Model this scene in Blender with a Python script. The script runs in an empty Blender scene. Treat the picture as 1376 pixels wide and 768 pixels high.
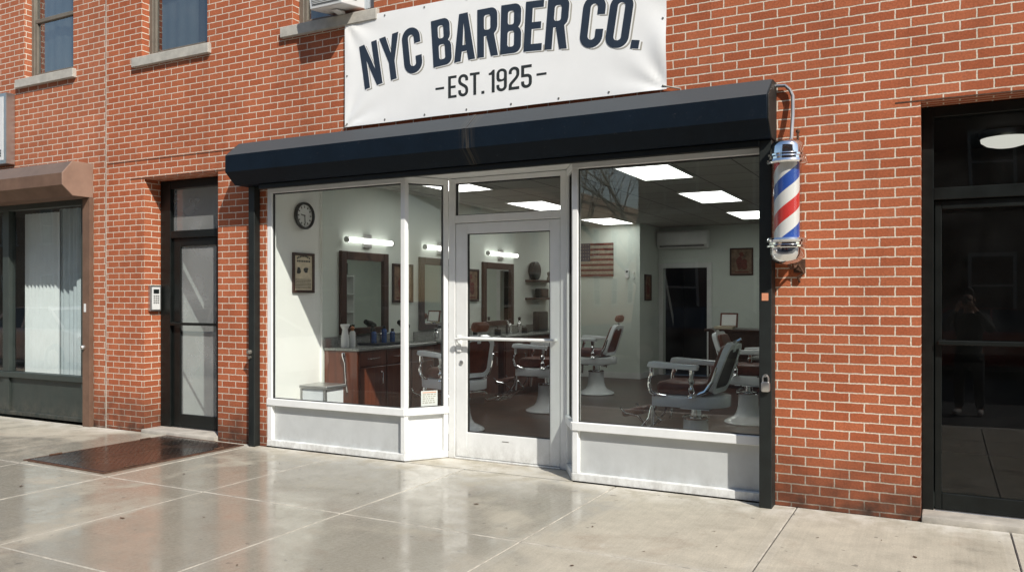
import bpy, bmesh, math, random
from mathutils import Vector, Matrix, noise as mnoise
from mathutils.geometry import tessellate_polygon
R = math.radians
PI = math.pi
random.seed(7)
sc = bpy.context.scene
col = sc.collection

# ------------------------------------------------------------------ materials
def nt(name):
    m = bpy.data.materials.new(name); m.use_nodes = True
    t = m.node_tree
    return m, t.nodes, t.links, t.nodes['Principled BSDF']

def rgba(c): return (c[0], c[1], c[2], 1)

def mat(name, c, rough=.5, metal=0., var=.12, scale=6., bump=0., bscale=60., coat=0., rvar=.08, spec=.5, foot=0.):
    m, n, l, b = nt(name)
    tc = n.new('ShaderNodeTexCoord')
    nz = n.new('ShaderNodeTexNoise'); nz.inputs['Scale'].default_value = scale; nz.inputs['Detail'].default_value = 6; nz.inputs['Roughness'].default_value = .62
    l.new(tc.outputs['Object'], nz.inputs['Vector'])
    rp = n.new('ShaderNodeValToRGB')
    rp.color_ramp.elements[0].position = .3; rp.color_ramp.elements[1].position = .7
    rp.color_ramp.elements[0].color = rgba([max(0, x*(1-var)) for x in c])
    rp.color_ramp.elements[1].color = rgba([min(1, x*(1+var)) for x in c])
    l.new(nz.outputs['Fac'], rp.inputs['Fac']); l.new(rp.outputs['Color'], b.inputs['Base Color'])
    if foot > 0:                                   # splash dirt near the pavement, faint scuffs and runs above
        geo = n.new('ShaderNodeNewGeometry'); sx = n.new('ShaderNodeSeparateXYZ'); l.new(geo.outputs['Position'], sx.inputs[0])
        fz = n.new('ShaderNodeMapRange'); fz.inputs['From Min'].default_value = .0; fz.inputs['From Max'].default_value = .34; fz.inputs['To Min'].default_value = 1; fz.inputs['To Max'].default_value = .0; l.new(sx.outputs['Z'], fz.inputs['Value'])
        pw = n.new('ShaderNodeMath'); pw.operation = 'POWER'; pw.inputs[1].default_value = 2.2; l.new(fz.outputs[0], pw.inputs[0])
        mp = n.new('ShaderNodeMapping'); mp.inputs['Scale'].default_value = (11, 11, 7); l.new(geo.outputs['Position'], mp.inputs['Vector'])
        nf = n.new('ShaderNodeTexNoise'); nf.inputs['Scale'].default_value = 1; nf.inputs['Detail'].default_value = 7; nf.inputs['Roughness'].default_value = .7; l.new(mp.outputs[0], nf.inputs['Vector'])
        rf = n.new('ShaderNodeMapRange'); rf.inputs['From Min'].default_value = .35; rf.inputs['From Max'].default_value = .75; l.new(nf.outputs['Fac'], rf.inputs['Value'])
        ad = n.new('ShaderNodeMath'); ad.operation = 'ADD'; ad.inputs[1].default_value = .10; l.new(pw.outputs[0], ad.inputs[0])
        mm = n.new('ShaderNodeMath'); mm.operation = 'MULTIPLY'; l.new(ad.outputs[0], mm.inputs[0]); l.new(rf.outputs[0], mm.inputs[1])
        m2 = n.new('ShaderNodeMath'); m2.operation = 'MULTIPLY'; m2.use_clamp = True; m2.inputs[1].default_value = foot; l.new(mm.outputs[0], m2.inputs[0])
        mf = n.new('ShaderNodeMix'); mf.data_type = 'RGBA'; l.new(m2.outputs[0], mf.inputs['Factor']); l.new(rp.outputs['Color'], mf.inputs['A']); mf.inputs['B'].default_value = (.16, .14, .11, 1); l.new(mf.outputs['Result'], b.inputs['Base Color'])
    mr = n.new('ShaderNodeMapRange'); mr.inputs['To Min'].default_value = max(0, rough-rvar); mr.inputs['To Max'].default_value = min(1, rough+rvar)
    l.new(nz.outputs['Fac'], mr.inputs['Value']); l.new(mr.outputs['Result'], b.inputs['Roughness'])
    b.inputs['Metallic'].default_value = metal
    b.inputs['Specular IOR Level'].default_value = spec
    b.inputs['Coat Weight'].default_value = coat
    b.inputs['Coat Roughness'].default_value = .08
    if bump > 0:
        n2 = n.new('ShaderNodeTexNoise'); n2.inputs['Scale'].default_value = bscale; n2.inputs['Detail'].default_value = 4
        l.new(tc.outputs['Object'], n2.inputs['Vector'])
        bp = n.new('ShaderNodeBump'); bp.inputs['Strength'].default_value = bump; bp.inputs['Distance'].default_value = .004
        l.new(n2.outputs['Fac'], bp.inputs['Height']); l.new(bp.outputs['Normal'], b.inputs['Normal'])
    return m

def emis(name, c, s):
    m, n, l, b = nt(name)
    b.inputs['Base Color'].default_value = (.8, .8, .8, 1)
    b.inputs['Emission Color'].default_value = rgba(c); b.inputs['Emission Strength'].default_value = s
    return m

def brick(name, c1, c2, mortar, bw=.2, rh=.0695, ms=.005, offs=(0, 0), grime=.75, dark=(.05, .03, .022)):
    m, n, l, b = nt(name)
    uv = n.new('ShaderNodeUVMap'); uv.uv_map = 'UVMap'
    geo = n.new('ShaderNodeNewGeometry')
    # wobble the brick edges a little
    nz = n.new('ShaderNodeTexNoise'); nz.inputs['Scale'].default_value = 26; nz.inputs['Detail'].default_value = 3
    l.new(uv.outputs['UV'], nz.inputs['Vector'])
    sub = n.new('ShaderNodeVectorMath'); sub.operation = 'SUBTRACT'; sub.inputs[1].default_value = (.5, .5, .5)
    l.new(nz.outputs['Color'], sub.inputs[0])
    scl = n.new('ShaderNodeVectorMath'); scl.operation = 'SCALE'; scl.inputs['Scale'].default_value = .009
    l.new(sub.outputs[0], scl.inputs[0])
    add = n.new('ShaderNodeVectorMath'); add.operation = 'ADD'
    l.new(uv.outputs['UV'], add.inputs[0]); l.new(scl.outputs[0], add.inputs[1])
    ad2 = n.new('ShaderNodeVectorMath'); ad2.operation = 'ADD'; ad2.inputs[1].default_value = (offs[0]+40, offs[1]+40*rh/.0695, 0)
    l.new(add.outputs[0], ad2.inputs[0])
    bt = n.new('ShaderNodeTexBrick')
    bt.inputs['Scale'].default_value = 1; bt.inputs['Brick Width'].default_value = bw; bt.inputs['Row Height'].default_value = rh
    bt.inputs['Mortar Size'].default_value = ms; bt.inputs['Mortar Smooth'].default_value = .25; bt.inputs['Bias'].default_value = -.1
    bt.inputs['Color1'].default_value = rgba(c1); bt.inputs['Color2'].default_value = rgba(c2); bt.inputs['Mortar'].default_value = rgba(mortar)
    l.new(ad2.outputs[0], bt.inputs['Vector'])
    # speckle + blotches on the brick faces
    n1 = n.new('ShaderNodeTexNoise'); n1.inputs['Scale'].default_value = 70; n1.inputs['Detail'].default_value = 5; n1.inputs['Roughness'].default_value = .7
    l.new(uv.outputs['UV'], n1.inputs['Vector'])
    r1 = n.new('ShaderNodeMapRange'); r1.inputs['From Min'].default_value = .3; r1.inputs['From Max'].default_value = .7; r1.inputs['To Min'].default_value = .72; r1.inputs['To Max'].default_value = 1.2
    l.new(n1.outputs['Fac'], r1.inputs['Value'])
    n3 = n.new('ShaderNodeTexNoise'); n3.inputs['Scale'].default_value = 1.3; n3.inputs['Detail'].default_value = 5
    l.new(uv.outputs['UV'], n3.inputs['Vector'])
    r3 = n.new('ShaderNodeMapRange'); r3.inputs['From Min'].default_value = .3; r3.inputs['From Max'].default_value = .7; r3.inputs['To Min'].default_value = .84; r3.inputs['To Max'].default_value = 1.1
    l.new(n3.outputs['Fac'], r3.inputs['Value'])
    mp = n.new('ShaderNodeMapping'); mp.inputs['Scale'].default_value = (5.5, .45, 1); l.new(uv.outputs['UV'], mp.inputs['Vector'])
    n6 = n.new('ShaderNodeTexNoise'); n6.inputs['Scale'].default_value = 1; n6.inputs['Detail'].default_value = 7; n6.inputs['Roughness'].default_value = .65; l.new(mp.outputs[0], n6.inputs['Vector'])
    r6 = n.new('ShaderNodeMapRange'); r6.inputs['From Min'].default_value = .36; r6.inputs['From Max'].default_value = .5; r6.inputs['To Min'].default_value = .89; r6.inputs['To Max'].default_value = 1.0; l.new(n6.outputs['Fac'], r6.inputs['Value'])
    m6 = n.new('ShaderNodeMath'); m6.operation = 'MULTIPLY'; l.new(r3.outputs[0], m6.inputs[0]); l.new(r6.outputs[0], m6.inputs[1])
    mul = n.new('ShaderNodeMath'); mul.operation = 'MULTIPLY'; l.new(r1.outputs[0], mul.inputs[0]); l.new(m6.outputs[0], mul.inputs[1])
    mx = n.new('ShaderNodeVectorMath'); mx.operation = 'SCALE'; l.new(bt.outputs['Color'], mx.inputs[0]); l.new(mul.outputs[0], mx.inputs['Scale'])
    # odd scorched bricks (second random per brick through a large cell of white noise)
    # grime near the ground
    sx = n.new('ShaderNodeSeparateXYZ'); l.new(geo.outputs['Position'], sx.inputs[0])
    n4 = n.new('ShaderNodeTexNoise'); n4.inputs['Scale'].default_value = 5; n4.inputs['Detail'].default_value = 7
    l.new(uv.outputs['UV'], n4.inputs['Vector'])
    g1 = n.new('ShaderNodeMapRange'); g1.inputs['From Min'].default_value = .02; g1.inputs['From Max'].default_value = .6; g1.inputs['To Min'].default_value = 1; g1.inputs['To Max'].default_value = 0
    l.new(sx.outputs['Z'], g1.inputs['Value'])
    g2 = n.new('ShaderNodeMath'); g2.operation = 'MULTIPLY'; l.new(g1.outputs[0], g2.inputs[0]); l.new(n4.outputs['Fac'], g2.inputs[1])
    g3 = n.new('ShaderNodeMath'); g3.operation = 'MULTIPLY'; g3.use_clamp = True; l.new(g2.outputs[0], g3.inputs[0]); g3.inputs[1].default_value = grime*2
    mg = n.new('ShaderNodeMix'); mg.data_type = 'RGBA'; l.new(g3.outputs[0], mg.inputs['Factor']); l.new(mx.outputs[0], mg.inputs['A']); mg.inputs['B'].default_value = rgba(dark)
    # pale bloom
    n5 = n.new('ShaderNodeTexNoise'); n5.inputs['Scale'].default_value = 2.1; n5.inputs['Detail'].default_value = 8; n5.inputs['Roughness'].default_value = .7
    ad5 = n.new('ShaderNodeVectorMath'); ad5.operation = 'ADD'; ad5.inputs[1].default_value = (7.3, 2.2, 0); l.new(uv.outputs['UV'], ad5.inputs[0]); l.new(ad5.outputs[0], n5.inputs['Vector'])
    r5 = n.new('ShaderNodeMapRange'); r5.inputs['From Min'].default_value = .58; r5.inputs['From Max'].default_value = .85; r5.inputs['To Max'].default_value = .22
    l.new(n5.outputs['Fac'], r5.inputs['Value'])
    mb = n.new('ShaderNodeMix'); mb.data_type = 'RGBA'; l.new(r5.outputs[0], mb.inputs['Factor']); l.new(mg.outputs['Result'], mb.inputs['A']); mb.inputs['B'].default_value = (.45, .33, .26, 1)
    l.new(mb.outputs['Result'], b.inputs['Base Color'])
    b.inputs['Roughness'].default_value = .85; b.inputs['Specular IOR Level'].default_value = .25
    # relief: recessed joints + rough faces
    iv = n.new('ShaderNodeMath'); iv.operation = 'SUBTRACT'; iv.inputs[0].default_value = 1; l.new(bt.outputs['Fac'], iv.inputs[1])
    hm = n.new('ShaderNodeMath'); hm.operation = 'MULTIPLY_ADD'; l.new(n1.outputs['Fac'], hm.inputs[0]); hm.inputs[1].default_value = .35; l.new(iv.outputs[0], hm.inputs[2])
    bp = n.new('ShaderNodeBump'); bp.inputs['Strength'].default_value = .9; bp.inputs['Distance'].default_value = .006
    l.new(hm.outputs[0], bp.inputs['Height']); l.new(bp.outputs['Normal'], b.inputs['Normal'])
    return m

def glass(name, tint=(.93, .96, .94), gain=1.9, dirt=.03, dv=(.3, 1.8)):
    m = bpy.data.materials.new(name); m.use_nodes = True
    n, l = m.node_tree.nodes, m.node_tree.links
    n.clear()
    out = n.new('ShaderNodeOutputMaterial')
    geo = n.new('ShaderNodeNewGeometry')
    ior = n.new('ShaderNodeMix'); ior.data_type = 'FLOAT'; ior.inputs['A'].default_value = 1.5; ior.inputs['B'].default_value = 1/1.5
    l.new(geo.outputs['Backfacing'], ior.inputs['Factor'])
    fr = n.new('ShaderNodeFresnel'); l.new(ior.outputs['Result'], fr.inputs['IOR'])
    g = n.new('ShaderNodeMath'); g.operation = 'MULTIPLY'; g.use_clamp = True; g.inputs[1].default_value = gain; l.new(fr.outputs[0], g.inputs[0])
    tr = n.new('ShaderNodeBsdfTransparent'); tr.inputs['Color'].default_value = rgba(tint)
    gl = n.new('ShaderNodeBsdfGlossy'); gl.inputs['Roughness'].default_value = 0.0
    # gentle waviness of the pane
    tc = n.new('ShaderNodeTexCoord'); nz = n.new('ShaderNodeTexNoise'); nz.inputs['Scale'].default_value = 1.1; nz.inputs['Detail'].default_value = 1
    l.new(tc.outputs['Object'], nz.inputs['Vector'])
    bp = n.new('ShaderNodeBump'); bp.inputs['Strength'].default_value = .25; bp.inputs['Distance'].default_value = .006
    l.new(nz.outputs['Fac'], bp.inputs['Height']); l.new(bp.outputs['Normal'], gl.inputs['Normal'])
    mx = n.new('ShaderNodeMixShader'); l.new(g.outputs[0], mx.inputs['Fac']); l.new(tr.outputs[0], mx.inputs[1]); l.new(gl.outputs[0], mx.inputs[2])
    df = n.new('ShaderNodeBsdfDiffuse'); df.inputs['Color'].default_value = (.75, .77, .76, 1)
    n2 = n.new('ShaderNodeTexNoise'); n2.inputs['Scale'].default_value = 2.6; n2.inputs['Detail'].default_value = 7; n2.inputs['Distortion'].default_value = .6
    l.new(tc.outputs['Object'], n2.inputs['Vector'])
    r2 = n.new('ShaderNodeMapRange'); r2.inputs['From Min'].default_value = .42; r2.inputs['From Max'].default_value = .8; r2.inputs['To Min'].default_value = dirt*dv[0]; r2.inputs['To Max'].default_value = dirt*dv[1]
    l.new(n2.outputs['Fac'], r2.inputs['Value'])
    m2 = n.new('ShaderNodeMixShader'); l.new(r2.outputs[0], m2.inputs['Fac']); l.new(mx.outputs[0], m2.inputs[1]); l.new(df.outputs[0], m2.inputs[2])
    l.new(m2.outputs[0], out.inputs['Surface'])
    return m

def concrete(name, base, wetdark=.78, edge=0.):
    m, n, l, b = nt(name)
    geo = n.new('ShaderNodeNewGeometry'); pos = geo.outputs['Position']
    sx = n.new('ShaderNodeSeparateXYZ'); l.new(pos, sx.inputs[0])
    def N(scale, det=6, rough=.6, dist=0):
        k = n.new('ShaderNodeTexNoise'); k.inputs['Scale'].default_value = scale; k.inputs['Detail'].default_value = det; k.inputs['Roughness'].default_value = rough; k.inputs['Distortion'].default_value = dist
        l.new(pos, k.inputs['Vector']); return k.outputs['Fac']
    def MR(v, a, bb, c, d):
        k = n.new('ShaderNodeMapRange'); k.inputs['From Min'].default_value = a; k.inputs['From Max'].default_value = bb; k.inputs['To Min'].default_value = c; k.inputs['To Max'].default_value = d
        l.new(v, k.inputs['Value']); return k.outputs[0]
    def MA(op, a, bb):
        k = n.new('ShaderNodeMath'); k.operation = op
        for i, v in enumerate((a, bb)):
            if isinstance(v, (int, float)): k.inputs[i].default_value = v
            else: l.new(v, k.inputs[i])
        return k.outputs[0]
    big = N(.9, 4, .55, .4); mid = N(4.5, 8, .68, .3); fine = N(90, 4); vfine = N(320, 2)
    # how wet: hosed-down middle and left, dry to the right and along the left shop
    wx = MR(sx.outputs['X'], -1.5, -2.9, -.35, .32)
    wl = MR(sx.outputs['X'], -8.2, -9.6, 0, -.5)
    wy = MR(sx.outputs['Y'], -.02, -.3, -.5, 0)
    w = MA('ADD', MA('ADD', MA('ADD', wx, wl), wy), MR(big, .3, .7, .05, .95))
    wet = MA('ADD', w, MR(mid, .3, .7, -.2, .2))
    k = n.new('ShaderNodeMapRange'); k.interpolation_type = 'SMOOTHSTEP'; k.inputs['From Min'].default_value = .28; k.inputs['From Max'].default_value = .82; l.new(wet, k.inputs['Value']); wet = k.outputs[0]
    # colour
    shade = MA('MULTIPLY', MA('MULTIPLY', MR(mid, .25, .75, .78, 1.15), MR(fine, .3, .7, .86, 1.11)), MR(big, .3, .7, .93, 1.05))
    shade = MA('MULTIPLY', shade, MR(wet, 0, 1, 1.0, wetdark))
    # broom streaks on the dry side, running away from the wall
    mp = n.new('ShaderNodeMapping'); mp.inputs['Scale'].default_value = (55, 1.2, 1); l.new(pos, mp.inputs['Vector'])
    br = n.new('ShaderNodeTexNoise'); br.inputs['Scale'].default_value = 1; br.inputs['Detail'].default_value = 3; l.new(mp.outputs[0], br.inputs['Vector'])
    shade = MA('MULTIPLY', shade, MR(br.outputs['Fac'], .3, .7, .95, 1.04))
    cc = n.new('ShaderNodeVectorMath'); cc.operation = 'SCALE'; cc.inputs[0].default_value = base; l.new(shade, cc.inputs['Scale'])
    # chalky stain by the wall, rusty and dark blotches
    st = MA('MULTIPLY', MR(sx.outputs['Y'], -.42, -.06, 0, 1), MR(mid, .42, .62, 0, .75))
    st = MA('MULTIPLY', st, MR(wet, 0, 1, 1, .4))
    m1 = n.new('ShaderNodeMix'); m1.data_type = 'RGBA'; l.new(st, m1.inputs['Factor']); l.new(cc.outputs[0], m1.inputs['A']); m1.inputs['B'].default_value = (.62, .60, .55, 1)
    rs = MR(N(1.7, 7, .7, .5), .56, .76, 0, .42)
    m2 = n.new('ShaderNodeMix'); m2.data_type = 'RGBA'; l.new(rs, m2.inputs['Factor']); l.new(m1.outputs['Result'], m2.inputs['A']); m2.inputs['B'].default_value = (.24, .16, .11, 1)
    sp = MR(N(12, 2, .4), .72, .735, 0, .6)
    m3 = n.new('ShaderNodeMix'); m3.data_type = 'RGBA'; l.new(sp, m3.inputs['Factor']); l.new(m2.outputs['Result'], m3.inputs['A']); m3.inputs['B'].default_value = (.13, .12, .105, 1)
    l.new(m3.outputs['Result'], b.inputs['Base Color'])
    l.new(MR(wet, 0, 1, .78, .45), b.inputs['Roughness'])
    l.new(MA('MULTIPLY', MR(wet, 0, 1, 0, 1), MR(MA('ADD', MA('MULTIPLY', N(34, 5, .75), .6), MA('MULTIPLY', mid, .5)), .40, .62, .22, 1.0)), b.inputs['Coat Weight'])
    l.new(MR(N(2.6, 8, .72, .8), .32, .68, .03, .26), b.inputs['Coat Roughness']); b.inputs['Coat IOR'].default_value = 2.0
    b.inputs['Specular IOR Level'].default_value = .35
    hh = MA('ADD', MA('MULTIPLY', fine, .6), MA('ADD', MA('MULTIPLY', br.outputs['Fac'], .5), MA('MULTIPLY', vfine, .25)))
    bp = n.new('ShaderNodeBump'); bp.inputs['Strength'].default_value = .35; bp.inputs['Distance'].default_value = .004; l.new(hh, bp.inputs['Height']); l.new(bp.outputs['Normal'], b.inputs['Normal'])
    b2 = n.new('ShaderNodeBump'); b2.inputs['Strength'].default_value = .22; b2.inputs['Distance'].default_value = .004; l.new(MA('ADD', MA('MULTIPLY', mid, .8), MA('ADD', MA('MULTIPLY', fine, .10), MA('MULTIPLY', br.outputs['Fac'], .10))), b2.inputs['Height']); l.new(b2.outputs['Normal'], b.inputs['Coat Normal'])
    return m

def wood(name, c, rough=.35, axis=1, scale=2.0, coat=.3, planks=None):
    m, n, l, b = nt(name)
    tc = n.new('ShaderNodeTexCoord'); mp = n.new('ShaderNodeMapping')
    s = [14*scale]*3; s[axis] = 1.0*scale; mp.inputs['Scale'].default_value = s
    l.new(tc.outputs['Object'], mp.inputs['Vector'])
    nz = n.new('ShaderNodeTexNoise'); nz.inputs['Scale'].default_value = 1; nz.inputs['Detail'].default_value = 6; nz.inputs['Distortion'].default_value = .8
    l.new(mp.outputs[0], nz.inputs['Vector'])
    rp = n.new('ShaderNodeValToRGB'); rp.color_ramp.elements[0].position = .3; rp.color_ramp.elements[1].position = .7
    rp.color_ramp.elements[0].color = rgba([x*.6 for x in c]); rp.color_ramp.elements[1].color = rgba([x*1.3 for x in c])
    l.new(nz.outputs['Fac'], rp.inputs['Fac'])
    colr = rp.outputs['Color']
    if planks:
        bt = n.new('ShaderNodeTexBrick'); bt.inputs['Scale'].default_value = 1; bt.inputs['Brick Width'].default_value = planks[0]; bt.inputs['Row Height'].default_value = planks[1]; bt.inputs['Mortar Size'].default_value = .0015
        bt.inputs['Color1'].default_value = (1, 1, 1, 1); bt.inputs['Color2'].default_value = (.6, .6, .6, 1); bt.inputs['Mortar'].default_value = (.15, .15, .15, 1)
        rt = n.new('ShaderNodeMapping'); rt.inputs['Rotation'].default_value = (0, 0, 0); l.new(tc.outputs['Object'], rt.inputs['Vector']); l.new(rt.outputs[0], bt.inputs['Vector'])
        mx = n.new('ShaderNodeMix'); mx.data_type = 'RGBA'; mx.blend_type = 'MULTIPLY'; mx.inputs['Factor'].default_value = 1; l.new(colr, mx.inputs['A']); l.new(bt.outputs['Color'], mx.inputs['B']); colr = mx.outputs['Result']
    l.new(colr, b.inputs['Base Color'])
    b.inputs['Roughness'].default_value = rough; b.inputs['Coat Weight'].default_value = coat; b.inputs['Coat Roughness'].default_value = .2
    return m

def tiles(name):
    m, n, l, b = nt(name)
    tc = n.new('ShaderNodeTexCoord')
    bt = n.new('ShaderNodeTexBrick'); bt.offset = 0; bt.inputs['Scale'].default_value = 1; bt.inputs['Brick Width'].default_value = .6; bt.inputs['Row Height'].default_value = .6; bt.inputs['Mortar Size'].default_value = .009; bt.inputs['Mortar Smooth'].default_value = 0
    bt.inputs['Color1'].default_value = (.42, .42, .39, 1); bt.inputs['Color2'].default_value = (.37, .37, .345, 1); bt.inputs['Mortar'].default_value = (.16, .16, .155, 1)
    mp = n.new('ShaderNodeMapping'); mp.inputs['Location'].default_value = (.05+12, .25+12, 0); l.new(tc.outputs['Object'], mp.inputs['Vector']); l.new(mp.outputs[0], bt.inputs['Vector'])
    l.new(bt.outputs['Color'], b.inputs['Base Color']); b.inputs['Roughness'].default_value = .9
    return m

def stripes_mat(name):
    m, n, l, b = nt(name)
    tc = n.new('ShaderNodeTexCoord'); sx = n.new('ShaderNodeSeparateXYZ'); l.new(tc.outputs['Object'], sx.inputs[0])
    at = n.new('ShaderNodeMath'); at.operation = 'ARCTAN2'; l.new(sx.outputs['Y'], at.inputs[0]); l.new(sx.outputs['X'], at.inputs[1])
    a = n.new('ShaderNodeMath'); a.operation = 'MULTIPLY'; a.inputs[1].default_value = 1/(2*PI); l.new(at.outputs[0], a.inputs[0])
    z = n.new('ShaderNodeMath'); z.operation = 'MULTIPLY'; z.inputs[1].default_value = 1/.43; l.new(sx.outputs['Z'], z.inputs[0])
    s = n.new('ShaderNodeMath'); s.operation = 'SUBTRACT'; l.new(z.outputs[0], s.inputs[0]); l.new(a.outputs[0], s.inputs[1])
    s2 = n.new('ShaderNodeMath'); s2.operation = 'ADD'; s2.inputs[1].default_value = STRIPE_PHASE; l.new(s.outputs[0], s2.inputs[0])
    f = n.new('ShaderNodeMath'); f.operation = 'FRACT'; l.new(s2.outputs[0], f.inputs[0])
    rp = n.new('ShaderNodeValToRGB'); cr = rp.color_ramp; cr.interpolation = 'CONSTANT'
    cr.elements[0].position = 0; cr.elements[0].color = (.70, .69, .66, 1)
    cr.elements[1].position = .25; cr.elements[1].color = (.025, .078, .34, 1)
    e = cr.elements.new(.5); e.color = (.70, .69, .66, 1)
    e = cr.elements.new(.75); e.color = (.56, .035, .03, 1)
    l.new(f.outputs[0], rp.inputs['Fac']); l.new(rp.outputs['Color'], b.inputs['Base Color']); b.inputs['Roughness'].default_value = .3
    return m
STRIPE_PHASE = .8

def plate_mat(name):
    # diamond tread steel: two crossed rows of short raised bars
    m, n, l, b = nt(name)
    tc = n.new('ShaderNodeTexCoord')
    hs = []
    for rot in (R(45), R(-45)):
        mp = n.new('ShaderNodeMapping'); mp.inputs['Rotation'].default_value = (0, 0, rot); l.new(tc.outputs['Object'], mp.inputs['Vector'])
        bt = n.new('ShaderNodeTexBrick'); bt.inputs['Scale'].default_value = 1; bt.inputs['Brick Width'].default_value = .07; bt.inputs['Row Height'].default_value = .035; bt.inputs['Mortar Size'].default_value = .012; bt.inputs['Mortar Smooth'].default_value = .4
        l.new(mp.outputs[0], bt.inputs['Vector']); hs.append(bt.outputs['Fac'])
    mn = n.new('ShaderNodeMath'); mn.operation = 'MINIMUM'; l.new(hs[0], mn.inputs[0]); l.new(hs[1], mn.inputs[1])
    iv = n.new('ShaderNodeMath'); iv.operation = 'SUBTRACT'; iv.inputs[0].default_value = 1; l.new(mn.outputs[0], iv.inputs[1])
    bp = n.new('ShaderNodeBump'); bp.inputs['Strength'].default_value = .12; bp.inputs['Distance'].default_value = .003; l.new(iv.outputs[0], bp.inputs['Height']); l.new(bp.outputs['Normal'], b.inputs['Normal'])
    nz = n.new('ShaderNodeTexNoise'); nz.inputs['Scale'].default_value = 3; nz.inputs['Detail'].default_value = 7; l.new(tc.outputs['Object'], nz.inputs['Vector'])
    rp = n.new('ShaderNodeValToRGB'); rp.color_ramp.elements[0].position = .35; rp.color_ramp.elements[1].position = .7
    rp.color_ramp.elements[0].color = (.022, .017, .015, 1); rp.color_ramp.elements[1].color = (.060, .032, .021, 1)
    l.new(nz.outputs['Fac'], rp.inputs['Fac']); l.new(rp.outputs['Color'], b.inputs['Base Color'])
    b.inputs['Metallic'].default_value = .4
    r = n.new('ShaderNodeMapRange'); r.inputs['From Min'].default_value = .3; r.inputs['From Max'].default_value = .7; r.inputs['To Min'].default_value = .12; r.inputs['To Max'].default_value = .4
    l.new(nz.outputs['Fac'], r.inputs['Value']); l.new(r.outputs[0], b.inputs['Roughness'])
    b.inputs['Coat Weight'].default_value = .45; b.inputs['Coat Roughness'].default_value = .16
    return m

def housing_mat(name, c, rough=.35, stain=(.35, .28, .18), sx=-3.62, amount=.5):
    # painted sheet steel, greyer on faces that look up, with one rusty drip band
    m, n, l, b = nt(name)
    geo = n.new('ShaderNodeNewGeometry'); sp = n.new('ShaderNodeSeparateXYZ'); l.new(geo.outputs['Position'], sp.inputs[0])
    nz = n.new('ShaderNodeTexNoise'); nz.inputs['Scale'].default_value = 4; nz.inputs['Detail'].default_value = 8; nz.inputs['Roughness'].default_value = .7; l.new(geo.outputs['Position'], nz.inputs['Vector'])
    rp = n.new('ShaderNodeValToRGB'); rp.color_ramp.elements[0].position = .3; rp.color_ramp.elements[1].position = .75
    rp.color_ramp.elements[0].color = rgba([x*.8 for x in c]); rp.color_ramp.elements[1].color = rgba([x*1.25 for x in c]); l.new(nz.outputs['Fac'], rp.inputs['Fac'])
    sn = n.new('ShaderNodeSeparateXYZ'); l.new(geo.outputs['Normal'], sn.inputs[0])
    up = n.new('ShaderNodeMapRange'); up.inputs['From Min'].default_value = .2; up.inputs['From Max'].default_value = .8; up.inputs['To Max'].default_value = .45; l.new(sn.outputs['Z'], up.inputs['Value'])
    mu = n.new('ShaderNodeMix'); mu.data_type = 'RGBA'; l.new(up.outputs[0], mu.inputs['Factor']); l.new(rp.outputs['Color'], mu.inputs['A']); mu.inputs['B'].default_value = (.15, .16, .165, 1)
    d = n.new('ShaderNodeMath'); d.operation = 'SUBTRACT'; l.new(sp.outputs['X'], d.inputs[0]); d.inputs[1].default_value = sx
    ab = n.new('ShaderNodeMath'); ab.operation = 'ABSOLUTE'; l.new(d.outputs[0], ab.inputs[0])
    st = n.new('ShaderNodeMapRange'); st.inputs['From Min'].default_value = .09; st.inputs['From Max'].default_value = .01; st.inputs['To Max'].default_value = 1; l.new(ab.outputs[0], st.inputs['Value'])
    mp = n.new('ShaderNodeMapping'); mp.inputs['Scale'].default_value = (60, 3, 3); l.new(geo.outputs['Position'], mp.inputs['Vector'])
    n2 = n.new('ShaderNodeTexNoise'); n2.inputs['Scale'].default_value = 1; n2.inputs['Detail'].default_value = 5; l.new(mp.outputs[0], n2.inputs['Vector'])
    r2 = n.new('ShaderNodeMapRange'); r2.inputs['From Min'].default_value = .42; r2.inputs['From Max'].default_value = .62; l.new(n2.outputs['Fac'], r2.inputs['Value'])
    k = n.new('ShaderNodeMath'); k.operation = 'MULTIPLY'; l.new(st.outputs[0], k.inputs[0]); l.new(r2.outputs[0], k.inputs[1])
    k2 = n.new('ShaderNodeMath'); k2.operation = 'MULTIPLY'; k2.inputs[1].default_value = amount; l.new(k.outputs[0], k2.inputs[0])
    m2 = n.new('ShaderNodeMix'); m2.data_type = 'RGBA'; l.new(k2.outputs[0], m2.inputs['Factor']); l.new(mu.outputs['Result'], m2.inputs['A']); m2.inputs['B'].default_value = rgba(stain)
    n8 = n.new('ShaderNodeTexNoise'); n8.inputs['Scale'].default_value = 26; n8.inputs['Detail'].default_value = 8; n8.inputs['Roughness'].default_value = .8; l.new(geo.outputs['Position'], n8.inputs['Vector'])
    r8 = n.new('ShaderNodeMapRange'); r8.inputs['From Min'].default_value = .60; r8.inputs['From Max'].default_value = .78; r8.inputs['To Max'].default_value = .22; l.new(n8.outputs['Fac'], r8.inputs['Value'])
    m8 = n.new('ShaderNodeMix'); m8.data_type = 'RGBA'; l.new(r8.outputs[0], m8.inputs['Factor']); l.new(m2.outputs['Result'], m8.inputs['A']); m8.inputs['B'].default_value = (.26, .25, .23, 1)
    l.new(m8.outputs['Result'], b.inputs['Base Color']); b.inputs['Roughness'].default_value = rough; b.inputs['Specular IOR Level'].default_value = .16
    n9 = n.new('ShaderNodeTexNoise'); n9.inputs['Scale'].default_value = 2.2; n9.inputs['Detail'].default_value = 3; l.new(geo.outputs['Position'], n9.inputs['Vector'])
    b9 = n.new('ShaderNodeBump'); b9.inputs['Strength'].default_value = .35; b9.inputs['Distance'].default_value = .02; l.new(n9.outputs['Fac'], b9.inputs['Height']); l.new(b9.outputs['Normal'], b.inputs['Normal'])
    return m

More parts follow.
